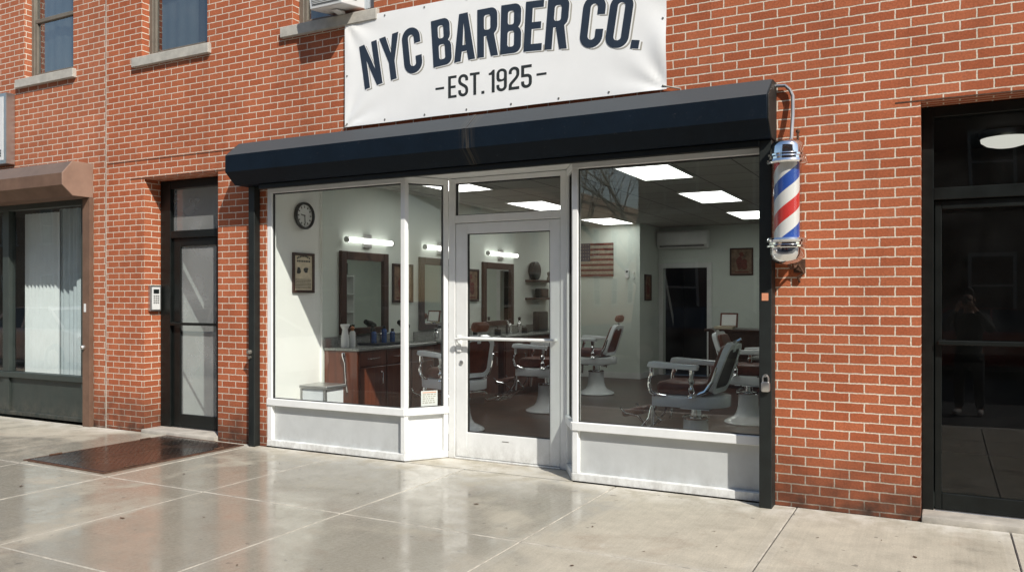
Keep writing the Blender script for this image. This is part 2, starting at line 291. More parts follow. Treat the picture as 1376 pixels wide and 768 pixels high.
# ------------------------------------------------------------------ mesh builder
class MB:
    def __init__(s, M=None):
        s.bm = bmesh.new(); s.M = M; s.sharp = True
    def _add(s, vs):
        return [s.bm.verts.new(s.M @ Vector(v) if s.M else Vector(v)) for v in vs]
    def face(s, pts, mi=0):
        f = s.bm.faces.new(s._add(pts)); f.material_index = mi; return f
    def box(s, x0, x1, y0, y1, z0, z1, bev=0, mi=0, seg=1):
        if x1 < x0: x0, x1 = x1, x0
        if y1 < y0: y0, y1 = y1, y0
        if z1 < z0: z0, z1 = z1, z0
        v = s._add([(x0,y0,z0),(x1,y0,z0),(x1,y1,z0),(x0,y1,z0),(x0,y0,z1),(x1,y0,z1),(x1,y1,z1),(x0,y1,z1)])
        fs = []
        for q in ((0,3,2,1),(4,5,6,7),(0,1,5,4),(1,2,6,5),(2,3,7,6),(3,0,4,7)):
            f = s.bm.faces.new([v[i] for i in q]); f.material_index = mi; fs.append(f)
        if bev > 0:
            es = list({e for f in fs for e in f.edges})
            bmesh.ops.bevel(s.bm, geom=es, offset=bev, segments=seg, affect='EDGES', profile=.5, material=-1)
    def prism(s, pts, axis, a0, a1, mi=0, bev=0, seg=1):
        def P(p, a):
            return {'x': (a, p[0], p[1]), 'y': (p[0], a, p[1]), 'z': (p[0], p[1], a)}[axis]
        A = s._add([P(p, a0) for p in pts]); B = s._add([P(p, a1) for p in pts]); n = len(pts)
        fs = []
        for i in range(n):
            j = (i+1) % n
            fs.append(s.bm.faces.new((A[i], A[j], B[j], B[i])))
        fs.append(s.bm.faces.new(A[::-1])); fs.append(s.bm.faces.new(B))
        for f in fs: f.material_index = mi
        bmesh.ops.recalc_face_normals(s.bm, faces=fs)
        if bev > 0:
            es = list({e for f in fs[-2:] for e in f.edges})
            bmesh.ops.bevel(s.bm, geom=es, offset=bev, segments=seg, affect='EDGES', profile=.5, material=-1)
    def tube(s, pts, r, seg=10, mi=0, caps=True):
        pts = [Vector(p) for p in pts]; n = len(pts)
        rs = r if isinstance(r, (list, tuple)) else [r]*n
        rings = []
        up = None
        for i, p in enumerate(pts):
            d = (pts[min(i+1, n-1)] - pts[max(i-1, 0)]).normalized()
            if up is None:
                up = Vector((0, 0, 1)) if abs(d.z) < .9 else Vector((1, 0, 0))
            a = d.cross(up)
            if a.length < 1e-4: a = d.cross(Vector((0, 1, 0)))
            a.normalize(); b = a.cross(d).normalized(); up = b
            rings.append(s._add([p + (a*math.cos(2*PI*k/seg) + b*math.sin(2*PI*k/seg))*rs[i] for k in range(seg)]))
        for i in range(n-1):
            for k in range(seg):
                j = (k+1) % seg
                f = s.bm.faces.new((rings[i][k], rings[i+1][k], rings[i+1][j], rings[i][j])); f.material_index = mi
        if caps:
            for q in (rings[0], rings[-1][::-1]):
                f = s.bm.faces.new(q); f.material_index = mi
    def cyl(s, p0, p1, r0, r1=None, seg=16, mi=0):
        s.tube([p0, p1], [r0, r0 if r1 is None else r1], seg, mi)
    def lathe(s, prof, c=(0, 0, 0), seg=28, mi=0, axis='z', sy=1.):
        rings = []
        for r, h in prof:
            vs = []
            for k in range(seg):
                a = 2*PI*k/seg; u, v = max(r, 1e-4)*math.cos(a), max(r, 1e-4)*math.sin(a)*sy
                if axis == 'z': vs.append((c[0]+u, c[1]+v, c[2]+h))
                elif axis == 'x': vs.append((c[0]+h, c[1]+u, c[2]+v))
                else: vs.append((c[0]+u, c[1]+h, c[2]+v))
            rings.append(s._add(vs))
        fs = []
        for i in range(len(rings)-1):
            for k in range(seg):
                j = (k+1) % seg
                fs.append(s.bm.faces.new((rings[i][k], rings[i][j], rings[i+1][j], rings[i+1][k])))
        fs.append(s.bm.faces.new(rings[0][::-1])); fs.append(s.bm.faces.new(rings[-1]))
        for f in fs: f.material_index = mi
        bmesh.ops.recalc_face_normals(s.bm, faces=fs)
    def poly(s, loops, fn, mi=0):
        """flat polygon with holes; fn maps (u,v) to 3-D"""
        tri = tessellate_polygon([[Vector((p[0], p[1], 0)) for p in L] for L in loops])
        flat = [p for L in loops for p in L]
        vs = s._add([fn(p[0], p[1]) for p in flat])
        out = []
        for t in tri:
            try:
                f = s.bm.faces.new([vs[i] for i in t]); f.material_index = mi; out.append(f)
            except ValueError: pass
        return out
    def build(s, name, mats, parent=None, sharp=35, recalc=False):
        if recalc: bmesh.ops.recalc_face_normals(s.bm, faces=s.bm.faces[:])
        uvl = s.bm.loops.layers.uv.new('UVMap')
        s.bm.normal_update()
        for f in s.bm.faces:
            nn = f.normal; ax = max(range(3), key=lambda i: abs(nn[i]))
            f.smooth = True
            for L in f.loops:
                co = L.vert.co
                L[uvl].uv = ((co.y, co.z), (co.x, co.z), (co.x, co.y))[ax]
        me = bpy.data.meshes.new(name); s.bm.to_mesh(me); s.bm.free()
        for m in (mats if isinstance(mats, (list, tuple)) else [mats]): me.materials.append(m)
        me.set_sharp_from_angle(angle=R(sharp))
        o = bpy.data.objects.new(name, me); col.objects.link(o)
        if parent: o.parent = parent
        return o

def tag(o, label=None, cat=None, group=None, kind=None):
    if label: o['label'] = label
    if cat: o['category'] = cat
    if group: o['group'] = group
    if kind: o['kind'] = kind
    return o
def thing(name, label, cat, loc=(0, 0, 0), rz=0, group=None):
    o = bpy.data.objects.new(name, None); o.empty_display_size = .1; col.objects.link(o)
    o.location = loc; o.rotation_euler = (0, 0, rz)
    return tag(o, label, cat, group)
def copy_tree(o, parent=None):
    c = o.copy(); col.objects.link(c); c.parent = parent
    for ch in list(o.children): copy_tree(ch, c)
    return c
def rrect(x0, z0, x1, z1, r, n=5):
    pts = []
    for cx, cz, a in ((x1-r, z0+r, -90), (x1-r, z1-r, 0), (x0+r, z1-r, 90), (x0+r, z0+r, 180)):
        for k in range(n+1):
            t = R(a + 90*k/n); pts.append((cx+r*math.cos(t), cz+r*math.sin(t)))
    return pts
def wall(mb, x0, x1, z0, z1, holes, y0, y1, mi=0, back=True, bmi=0):
    """plane wall with rectangular openings and their reveals"""
    xs = sorted({x0, x1} | {v for h in holes for v in h[:2]}); zs = sorted({z0, z1} | {v for h in holes for v in h[2:4]})
    for i in range(len(xs)-1):
        for k in range(len(zs)-1):
            cx, cz = (xs[i]+xs[i+1])/2, (zs[k]+zs[k+1])/2
            if any(h[0] < cx < h[1] and h[2] < cz < h[3] for h in holes): continue
            a, b, c, d = xs[i], xs[i+1], zs[k], zs[k+1]
            mb.face([(a, y0, c), (b, y0, c), (b, y0, d), (a, y0, d)], mi)
            if back: mb.face([(a, y1, c), (a, y1, d), (b, y1, d), (b, y1, c)], bmi)
    for a, b, c, d in [h[:4] for h in holes]:
        mb.face([(a, y0, c), (a, y0, d), (a, y1, d), (a, y1, c)], mi)
        mb.face([(b, y0, c), (b, y1, c), (b, y1, d), (b, y0, d)], mi)
        mb.face([(a, y0, d), (b, y0, d), (b, y1, d), (a, y1, d)], mi)
        if c > z0+1e-4: mb.face([(a, y0, c), (a, y1, c), (b, y1, c), (b, y0, c)], mi)

# ------------------------------------------------------------------ material set
m_brick = brick('red_brick', (.415, .115, .050), (.495, .152, .069), (.80, .69, .56), ms=.0055)
m_brick2 = brick('pale_red_brick', (.43, .135, .065), (.51, .17, .084), (.80, .69, .56), ms=.0060, bw=.2, rh=.072, offs=(.07, .02))
m_glass = glass('window_glass', tint=(.965, .985, .97), gain=1.35, dirt=.007)
m_glassr = glass('reflective_window_glass', tint=(.92, .965, .94), gain=3.0, dirt=.005)
m_glassu = glass('upper_window_glass', tint=(.75, .80, .82), gain=4.2, dirt=.03)
m_glassd = glass('plain_glass', tint=(.88, .92, .91), gain=1.9, dirt=.012)
m_glassf = glass('filmed_glass', tint=(.80, .86, .86), gain=2.2, dirt=.26, dv=(.85, 1.25))
m_glassk = glass('dark_door_glass', tint=(.72, .76, .75), gain=1.35, dirt=.006)
m_conc = concrete('sidewalk_concrete', (.475, .438, .355), .72)
m_edge = concrete('trowelled_concrete', (.49, .455, .375), .74)
m_groove = mat('dirty_joint', (.13, .12, .105), .95, var=.5, scale=14)
m_joint = mat('joint_sand', (.40, .375, .32), .9, var=.35, scale=9)
m_alu = mat('white_aluminium', (.82, .835, .825), .34, .0, var=.05, scale=3, foot=.6)
m_kick = mat('white_kick_panel', (.53, .55, .55), .45, var=.06, scale=5, bump=.08, bscale=300, foot=.5)
m_gasket = mat('black_gasket', (.02, .02, .02), .6)
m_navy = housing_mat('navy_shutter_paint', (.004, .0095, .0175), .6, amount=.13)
m_brownpaint = housing_mat('brown_shutter_paint', (.165, .10, .070), .6, stain=(.10, .05, .03), sx=-9.0, amount=.3)
m_black = mat('black_painted_metal', (.007, .009, .0085), .42, .0, var=.3, spec=.3)
m_rail = mat('shutter_rail_paint', (.007, .010, .009), .6, .0, var=.4, scale=9, bump=.1)
m_green = mat('dark_green_panel', (.030, .040, .036), .5, var=.15, foot=.8)
m_stone = mat('limestone_sill', (.46, .44, .39), .85, var=.18, scale=9, bump=.35, bscale=120)
m_step = mat('worn_stone_step', (.42, .39, .34), .85, var=.25, scale=6, bump=.5, bscale=70)
m_banner = mat('white_vinyl', (.92, .925, .91), .5, var=.02, scale=4)
m_ink = mat('navy_ink', (.022, .034, .055), .5, var=.08)
m_ink2 = mat('black_ink', (.025, .03, .03), .55)
m_inkgrey = mat('grey_ink', (.40, .38, .33), .6)
m_brass = mat('grommet_metal', (.34, .32, .28), .4, .8)
m_chrome = mat('chrome', (.86, .87, .88), .08, 1., var=.04, rvar=.04)
m_steel = mat('brushed_steel', (.55, .55, .54), .32, .9, var=.08)
m_white = mat('white_plastic', (.72, .73, .72), .4, var=.06)
m_porc = mat('white_porcelain', (.88, .92, .94), .16, var=.04, coat=.5)
m_leather = mat('oxblood_leather', (.15, .042, .022), .42, var=.3, scale=12, bump=.2, bscale=90)
m_leathd = mat('dark_leather', (.028, .018, .014), .45, var=.3, scale=10, bump=.2, bscale=90)
m_wallw = mat('front_wall_paint', (.92, .93, .90), .7, var=.02, scale=3)  # whiter front strip; its white is raised to brighten the sun patch
m_wall = mat('shop_wall_paint', (.66, .715, .66), .7, var=.03, scale=3)
m_ceil = tiles('ceiling_tiles')
m_floor = wood('dark_plank_floor', (.085, .032, .017), .33, 0, 1.4, .2, planks=(1.3, .13))
m_cab = wood('mahogany_cabinet', (.12, .032, .014), .35, 2, 1.2, .35)
m_frame = wood('dark_wood_frame', (.045, .018, .012), .4, 2, 2.5, .2)
m_granite = mat('grey_granite', (.26, .27, .25), .25, var=.65, scale=110, coat=.3)
m_mirror = mat('mirror_glass', (.80, .86, .82), .015, 1., var=.01, rvar=.01)
m_troffer = emis('lit_panel', (1, .99, .95), 5.0)
m_bar = emis('lit_tube', (1, .98, .93), 2.6)
m_lamp = emis('lit_dome', (1, .95, .86), .85)
m_paper = mat('aged_paper', (.72, .62, .46), .8, var=.12, scale=20)
m_paper2 = mat('brown_print', (.20, .13, .085), .7, var=.5, scale=14)
m_dark = mat('dark_interior', (.007, .008, .008), .8, var=.2)
m_lobby = mat('grey_lobby_wall', (.60, .61, .58), .8, var=.08, scale=2)
m_sheer = mat('pale_blue_sheer', (.52, .58, .61), .85, var=.06)
m_blind = mat('white_blind_fabric', (.80, .83, .84), .8, var=.04)
m_blind2 = mat('blue_grey_sheer', (.13, .145, .14), .85, var=.08)
m_red = mat('flag_red', (.14, .035, .025), .6, var=.4, scale=20)
m_cream = mat('flag_cream', (.34, .30, .235), .6, var=.3, scale=20)
m_blue = mat('flag_blue', (.02, .03, .06), .6, var=.3, scale=20)
m_bblue = mat('blue_bottle', (.03, .09, .28), .2, coat=.4)
m_bblack = mat('black_plastic', (.011, .015, .016), .35)
m_copper = mat('copper_cap', (.42, .18, .09), .35, .7)
m_plate = plate_mat('diamond_plate')
m_asph = mat('asphalt', (.05, .05, .05), .85, var=.3, scale=3, bump=.5, bscale=90)
m_stripe = stripes_mat('barber_stripes')
m_tube = glass('pole_glass', tint=(.97, .98, .98), gain=1.6, dirt=.01)
m_rust = mat('rusty_iron', (.10, .05, .03), .8, .3, var=.5, scale=30)
m_orange = mat('orange_sticker', (.70, .30, .17), .6, var=.1)
m_acgrille = mat('grey_grille', (.22, .23, .23), .6, var=.1)
m_pleat = mat('pale_blue_pleat', (.42, .47, .50), .6, var=.05)
m_bark = mat('grey_bark', (.09, .075, .06), .9, var=.4, scale=12)
m_leaf = mat('dead_leaf', (.10, .06, .035), .8, var=.4)
# ------------------------------------------------------------------ setting: sidewalk, road
KERB = -4.35
XJ = [-26, -23.2, -20.4, -17.6, -16.1, -14.7, -13.25, -11.8, -10.4, -8.96, -7.68, -6.42, -5.24, -3.83, -2.38, -.96, .39, 1.8, 3.2, 4.6, 6.0, 8.8, 11.6]
YJ = [(-.004, -1.72), (-1.72, -3.33), (-3.33, KERB)]
mb = MB()
mb.face([(-26, KERB, -.009), (11.6, KERB, -.009), (11.6, .0, -.009), (-26, .0, -.009)], 3)
for i in range(len(XJ)-1):
    for j, (ya, yb) in enumerate(YJ):
        g = .005
        x0, x1, y1, y0 = XJ[i]+g, XJ[i+1]-g, ya-g, yb+g
        e = .055; dz = random.uniform(-.0015, .0015)
        z = dz
        a = [(x0, y0), (x1, y0), (x1, y1), (x0, y1)]; b = [(x0+e, y0+e), (x1-e, y0+e), (x1-e, y1-e), (x0+e, y1-e)]
        c = [(x0-.002, y0-.002), (x1+.002, y0-.002), (x1+.002, y1+.002), (x0-.002, y1+.002)]; a = [(x0+.0035, y0+.0035), (x1-.0035, y0+.0035), (x1-.0035, y1-.0035), (x0+.0035, y1-.0035)]
        mb.face([(p[0], p[1], z) for p in b], 0)
        for k in range(4):
            q = (k+1) % 4
            mb.face([(*a[k], z), (*a[q], z), (*b[q], z), (*b[k], z)], 1)
            mb.face([(*c[k], z-.006), (*c[q], z-.006), (*a[q], z), (*a[k], z)], 2)
# the floor of the doorway recess
mb.face([(-4.51, -.002, 0), (-2.77, -.002, 0), (-3.0, .40, 0), (-4.26, .40, 0)], 0)
o = mb.build('sidewalk', [m_conc, m_edge, m_joint, m_groove]); tag(o, kind='structure')
mb = MB(); mb.box(-40, 30, KERB-.16, KERB-.002, -.3, -.003, .02); o = mb.build('kerb', m_stone); tag(o, kind='structure')
mb = MB(); mb.face([(-120, -15, -.13), (120, -15, -.13), (120, KERB-.1, -.13), (-120, KERB-.1, -.13)]); o = mb.build('road', m_asph); tag(o, kind='structure')
mb = MB(); mb.box(-120, 120, -18.4, -15, -.3, -.01, .02); o = mb.build('far_sidewalk', m_step); tag(o, kind='structure')
mb = MB(); mb.face([(-300, -300, -.16), (300, -300, -.16), (300, 100, -.16), (-300, 100, -.16)]); o = mb.build('ground', m_asph); tag(o, kind='structure')
# ------------------------------------------------------------------ main brick building
bld = thing('brick_building', 'red brick building holding the barber shop and two dark doorways', 'building', (0, 0, 0))
HOLES = [(-8.16, -6.965, 0, 2.92), (-6.26, -1.207, 0, 2.72), (-.14, 1.15, 0, 2.91),
         (-8.2, -7.13, 4.33, 6.1), (-5.9, -4.86, 4.33, 6.1), (-3.4, -2.36, 4.33, 6.1), (-.9, .14, 4.33, 6.1)]
mb = MB(); wall(mb, -8.83, 4.5, 0, 8.6, HOLES, 0, .30, 0, True, 1); mb.box(-8.83, 4.5, -.06, .36, 8.602, 8.75, .01, 2)
mb.build('wall', [m_brick, m_lobby, m_stone], bld)
# steel lintels and the pale joint between the two buildings
for q in ((-8.40, -6.75, 2.925, 2.937), (-8.80, -6.50, 3.135, 3.145), (-.30, 1.5, 2.913, 2.923)):
    mb = MB(); mb.box(q[0], q[1], -.002, .02, q[2], q[3]); mb.build('lintel', m_rust, bld)
mb = MB(); mb.box(-8.838, -8.824, -.006, .02, 0, 8.6); mb.build('mortar_joint', m_joint, bld)

def sash_window(parent, x0, x1, z0, z1, y=.10, curtain=True, frame_m=None, rail=None):
    """double-hung window with sill; y is the depth of the frame"""
    fm = frame_m or m_winframe
    w = .06
    mb = MB()
    mb.box(x0, x0+w, y, y+.08, z0, z1, .004); mb.box(x1-w, x1, y, y+.08, z0, z1, .004)
    mb.box(x0+w, x1-w, y, y+.08, z0, z0+.05, .004); mb.box(x0+w, x1-w, y, y+.08, z1-.06, z1, .004)
    zr = rail or (z0+z1)/2
    mb.box(x0+w, x1-w, y+.012, y+.062, zr-.025, zr+.025, .004)
    mb.box(x0+w, x0+w+.035, y+.014, y+.06, z0+.05, zr-.025, .003); mb.box(x1-w-.035, x1-w, y+.014, y+.06, z0+.05, zr-.025, .003)
    mb.box(x0+w+.035, x1-w-.035, y+.014, y+.06, z0+.05, z0+.085, .003)
    f = mb.build('window', fm, parent)
    mb = MB(); mb.face([(x0+w, y+.04, z0+.05), (x1-w, y+.04, z0+.05), (x1-w, y+.04, z1-.06), (x0+w, y+.04, z1-.06)]); mb.build('pane', m_glassu, f)
    mb = MB(); mb.box(x0-.13, x1+.06, -.045, y, z0-.112, z0-.002, .006); mb.build('sill', m_stone, f)
    # room behind
    mb = MB()
    mb.face([(x0-.4, 1.3, z0-.5), (x1+.4, 1.3, z0-.5), (x1+.4, 1.3, z1+.3), (x0-.4, 1.3, z1+.3)])
    for xx in (x0-.4, x1+.4): mb.face([(xx, .3, z0-.5), (xx, 1.3, z0-.5), (xx, 1.3, z1+.3), (xx, .3, z1+.3)])
    mb.face([(x0-.4, .3, z0-.5), (x1+.4, .3, z0-.5), (x1+.4, 1.3, z0-.5), (x0-.4, 1.3, z0-.5)])
    mb.face([(x0-.4, .3, z1+.3), (x1+.4, .3, z1+.3), (x1+.4, 1.3, z1+.3), (x0-.4, 1.3, z1+.3)])
    for xx in (x0+.004, x1-.004): mb.face([(xx, y+.082, z0), (xx, .31, z0), (xx, .31, z1), (xx, y+.082, z1)])
    mb.build('room', m_dark, f)
    if curtain:
        mb = MB(); n = 40; xa, xb = x0+w, x0+(x1-x0)*.62
        P = [(xa+(xb-xa)*i/n, y+.13+.006*math.sin(i*.55)+.008*math.sin(i*.21)) for i in range(n+1)]
        for i in range(n): mb.face([(*P[i], z0), (*P[i+1], z0), (*P[i+1], z1), (*P[i], z1)])
        bmesh.ops.remove_doubles(mb.bm, verts=mb.bm.verts, dist=1e-4)
        mb.build('curtain', m_blind2, f, sharp=80)
    return f
m_winframe = mat('grey_brown_window_paint', (.17, .15, .12), .55, var=.15)
sash_window(bld, -8.2, -7.13, 4.33, 6.1)
sash_window(bld, -5.9, -4.86, 4.33, 6.1, curtain=False)
sash_window(bld, -3.4, -2.36, 4.33, 6.1)
sash_window(bld, -.9, .14, 4.33, 6.1)

# ------------------------------------------------------------------ storefront
def seg(P, Q):
    a = math.atan2(Q[1]-P[1], Q[0]-P[0]); L = math.hypot(Q[0]-P[0], Q[1]-P[1])
    return Matrix.Translation((P[0], P[1], 0)) @ Matrix.Rotation(a, 4, 'Z'), L
def shop_window(P, Q, jl, jr, gm=None, km=None):
    M, L = seg(P, Q)
    mb = MB(M); D0, D1 = .0, .07
    mb.box(0, L, D0-.004, D1, 0.005, .072, .004); mb.box(0, L, D0-.012, D1, .43, .502, .005); mb.box(0, L, D0, D1, 2.64, 2.70, .004)
    for z0, z1 in ((.072, .43), (.502, 2.64)):
        mb.box(0, jl, D0, D1, z0, z1, .004); mb.box(L-jr, L, D0, D1, z0, z1, .004)
    # rubber glazing beads
    k = .007
    for (a, b, c, d) in ((jl, jl+k, .502, 2.64), (L-jr-k, L-jr, .502, 2.64)): mb.box(a, b, .022, .046, c, d, 0, 1)
    for (c, d) in ((.502, .502+k), (2.64-k*1.6, 2.64)): mb.box(jl+k, L-jr-k, .022, .046, c, d, 0, 1)
    f = mb.build('storefront_window', [m_alu, m_gasket], bld)
    mb = MB(M); mb.face([(jl+k, .034, .502+k), (L-jr-k, .034, .502+k), (L-jr-k, .034, 2.64-k), (jl+k, .034, 2.64-k)]); mb.build('pane', gm or m_glass, f)
    mb = MB(M); mb.box(jl, L-jr, .045, .06, .072, .43); mb.build('kick_panel', km or m_kick, f)
    return f
P0, P1, P2, P3, P4, P5 = (-6.258, 0.01), (-4.505, 0.01), (-4.25, .38), (-3.0, .38), (-2.78, 0.01), (-1.209, 0.01)
shop_window(P0, P1, .062, .05); shop_window(P1, P2, .036, .05, None, m_alu); shop_window(P3, P4, .05, .036); shop_window(P4, P5, .05, .022, m_glassr)  # left angled kick panel gets a brighter white, sun glare put into its colour
# soffit over the recess, closing piece above heads
mb = MB(); mb.poly([[(-6.258, .0), (-1.209, .0), (-1.209, .5), (-6.258, .5)]], lambda u, v: (u, v, 2.706)); mb.box(-6.258, -1.209, .30, .5, 2.71, 2.95)
mb.build('soffit', m_alu, bld)
# door frame + transom
mb = MB()
mb.box(-4.25, -4.178, .38, .46, 0.002, 2.70, .004); mb.box(-3.060, -3.0, .38, .46, .002, 2.70, .004)
mb.box(-4.178, -3.060, .382, .46, 2.272, 2.345, .004); mb.box(-4.178, -3.060, .382, .46, 2.655, 2.70, .004); mb.box(-4.178, -3.06, .372, .50, .002, .018, .003)
k = .008
mb.box(-4.178, -4.178+k, .40, .43, 2.345, 2.655, 0, 1); mb.box(-3.06-k, -3.06, .40, .43, 2.345, 2.655, 0, 1); mb.box(-4.17, -3.068, .40, .43, 2.645, 2.655, 0, 1); mb.box(-4.17, -3.068, .40, .43, 2.345, 2.351, 0, 1)
f = mb.build('transom_window', [m_alu, m_gasket], bld)
mb = MB(); mb.face([(-4.17, .415, 2.351), (-3.068, .415, 2.351), (-3.068, .415, 2.646), (-4.17, .415, 2.646)]); mb.build('pane', m_glass, f)
mb = MB()
x0, x1, z0, z1 = -4.172, -3.066, .022, 2.265; a, b, c, d = -4.045, -3.168, .262, 2.165
mb.box(x0, a, .388, .432, z0, z1, .004); mb.box(b, x1, .388, .432, z0, z1, .004); mb.box(a, b, .388, .432, z0, c, .004); mb.box(a, b, .388, .432, d, z1, .004)
for q in ((a, a+k, c, d), (b-k, b, c, d), (a+k, b-k, c, c+k), (a+k, b-k, d-k, d)): mb.box(q[0], q[1], .398, .424, q[2], q[3], 0, 1)
dr = mb.build('shop_door', [m_alu, m_gasket], bld)
mb = MB(); mb.face([(a+k, .411, c+k), (b-k, .411, c+k), (b-k, .411, d-k), (a+k, .411, d-k)]); mb.build('pane', m_glass, dr)
mb = MB(); mb.tube([(-4.125, .388, 1.10), (-4.13, .335, 1.11), (-4.13, .318, 1.155), (-4.08, .318, 1.165), (-3.6, .318, 1.165), (-3.16, .318, 1.165), (-3.115, .325, 1.165), (-3.108, .388, 1.165)], .0155, 12); mb.box(-4.155, -4.105, .372, .389, 1.03, 1.19, .006)
mb.build('handle', m_alu, dr)
mb = MB(); mb.lathe([(.02, 0), (.02, -.012), (.011, -.014), (.0, -.014)], (-4.105, .388, .93), 16, axis='y'); mb.build('lock', m_steel, dr)
mb = MB(); mb.box(-3.66, -3.59, .385, .389, .20, .207); mb.build('maker_plate', m_steel, dr)

# ------------------------------------------------------------------ side doors (black)
def black_door(x0, x1, y, zt0, zt1, ztop, jamb, stile, zg0, zg1, zbar, step, lobby_m, depth, pane_m):
    mb = MB()
    mb.box(x0, x0+jamb, y, y+.10, .03, ztop, .004); mb.box(x1-jamb, x1, y, y+.10, .03, ztop, .004)
    mb.box(x0+jamb, x1-jamb, y+.002, y+.10, zt1, ztop, .004); mb.box(x0+jamb, x1-jamb, y+.002, y+.10, zt0-.085, zt0, .004)
    f = mb.build('transom_window', m_black, bld)
    mb = MB(); mb.face([(x0+jamb, y+.05, zt0), (x1-jamb, y+.05, zt0), (x1-jamb, y+.05, zt1), (x0+jamb, y+.05, zt1)]); mb.build('pane', pane_m, f)
    a, b = x0+jamb+.006, x1-jamb-.006; t = zt0-.09
    mb = MB(); mb.box(a, a+stile, y+.03, y+.075, .05, t, .004); mb.box(b-stile, b, y+.03, y+.075, .05, t, .004)
    mb.box(a+stile, b-stile, y+.03, y+.075, .05, zg0, .004); mb.box(a+stile, b-stile, y+.03, y+.075, zg1, t, .004)
    d = mb.build('street_door', m_black, bld)
    mb = MB(); mb.face([(a+stile, y+.052, zg0), (b-stile, y+.052, zg0), (b-stile, y+.052, zg1), (a+stile, y+.052, zg1)]); mb.build('pane', pane_m, d)
    mb = MB(); mb.box(a+.02, b-.03, y-.03, y-.008, zbar-.016, zbar+.016, .005); mb.box(a+.03, a+.07, y-.008, y+.03, zbar-.02, zbar+.02); mb.box(b-.09, b-.03, y-.012, y+.03, zbar-.035, zbar+.035, .005); mb.build('push_bar', m_black, d)
    mb = MB(); mb.box(a, b, y+.0, y+.09, .032, .047, .003); mb.build('threshold', m_steel, d)
    # lobby behind
    yb = y+.11; yd = y+depth; X0, X1 = x0-.05, x1+.25
    mb = MB()
    mb.face([(X0, yb, .03), (X1, yb, .03), (X1, yd, .03), (X0, yd, .03)]); mb.face([(X0, yb, 3.0), (X0, yd, 3.0), (X1, yd, 3.0), (X1, yb, 3.0)])
    mb.face([(X0, yb, .03), (X0, yd, .03), (X0, yd, 3.0), (X0, yb, 3.0)]); mb.face([(X1, yb, .03), (X1, yb, 3.0), (X1, yd, 3.0), (X1, yd, .03)]); mb.face([(X0, yd, .03), (X1, yd, .03), (X1, yd, 3.0), (X0, yd, 3.0)])
    mb.build('lobby_wall', lobby_m, bld)
    mb = MB(); mb.box(x0+.003, x1-.003, step, y+.12, -.02, .045, .012, 0, 2); mb.build('door_step', m_step, bld)
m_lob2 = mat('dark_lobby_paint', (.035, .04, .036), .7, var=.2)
black_door(-8.157, -6.968, .22, 2.33, 2.82, 2.915, .17, .125, .20, 2.15, 1.25, -.05, m_lobby, 1.1, m_glassf)
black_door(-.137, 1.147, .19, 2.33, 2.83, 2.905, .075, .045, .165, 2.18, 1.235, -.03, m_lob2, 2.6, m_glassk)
# interior of barber shop
FL, CE = .06, 2.92
XL, XR, YB, YF = -6.228, -.85, 9.1, 8.0
mb = MB()
mb.face([(-6.256, .082, FL), (-6.256, .835, FL), (-6.256, .835, CE), (-6.256, .082, CE)], 1)
mb.face([(-6.256, .835, FL), (XL, .835, FL), (XL, .835, CE), (-6.256, .835, CE)], 1)
mb.face([(XL, .835, FL), (XL, YF, FL), (XL, YF, CE), (XL, .835, CE)])
mb.face([(XL, YF, FL), (-4.93, YF, FL), (-4.93, YF, CE), (XL, YF, CE)])
mb.face([(-4.93, YF, FL), (-4.93, YB, FL), (-4.93, YB, CE), (-4.93, YF, CE)])
wall(mb, -4.93, XR, FL, CE, [(-4.83, -3.97, FL, 2.13)], YB, YB+.15, 0, False)
mb.face([(XR, .08, FL), (XR, .08, CE), (XR, YB, CE), (XR, YB, FL)])
mb.face([(-6.256, .30, 2.72), (XR, .30, 2.72), (XR, .30, CE), (-6.256, .30, CE)])
mb.face([(-1.2, .301, FL), (XR, .301, FL), (XR, .301, 2.72), (-1.2, .301, 2.72)])
mb.build('interior_wall', [m_wall, m_wallw], bld)
mb = MB(); fl = [(-6.256, .082), (-4.50, .08), (-4.27, .47), (-2.98, .47), (-2.77, .08), (XR, .08), (XR, YB), (-6.256, YB)]
mb.poly([fl], lambda u, v: (u, v, FL)); 
for i in range(len(fl)): 
    p, q = fl[i], fl[(i+1) % len(fl)]
mb.build('shop_floor', m_floor, bld)
mb = MB(); mb.face([(-6.256, .3, CE), (-6.256, YB, CE), (XR, YB, CE), (XR, .3, CE)]); mb.build('ceiling', m_ceil, bld)
mb = MB()
for a_, b_, y_, x_ in (): pass
mb.box(XL, -4.93-.0, YF-.014, YF-.001, FL, FL+.11); mb.box(-4.929, -4.915, YF, YB, FL, FL+.11); mb.box(-3.88, XR, YB-.014, YB-.001, FL, FL+.11)
mb.box(-4.915, -4.83, YB-.02, YB-.001, FL, 2.13); mb.box(-3.97, -3.88, YB-.02, YB-.001, FL, 2.13); mb.box(-4.915, -3.88, YB-.022, YB-.001, 2.13, 2.22)
mb.build('door_trim', m_white, bld)
mb = MB()
for q in ([(-5.2, 0), (-3.6, 0)],): pass
mb.face([(-5.0, YB+2, FL), (-3.5, YB+2, FL), (-3.5, YB+2, CE), (-5.0, YB+2, CE)]); mb.face([(-5.0, YB+.15, FL), (-5.0, YB+2, FL), (-5.0, YB+2, CE), (-5.0, YB+.15, CE)]); mb.face([(-3.5, YB+.15, FL), (-3.5, YB+.15, CE), (-3.5, YB+2, CE), (-3.5, YB+2, FL)])
mb.face([(-5.0, YB+.15, FL), (-3.5, YB+.15, FL), (-3.5, YB+2, FL), (-5.0, YB+2, FL)]); mb.face([(-5.0, YB+.15, CE), (-5.0, YB+2, CE), (-3.5, YB+2, CE), (-3.5, YB+.15, CE)])
mb.build('back_room', m_dark, bld)

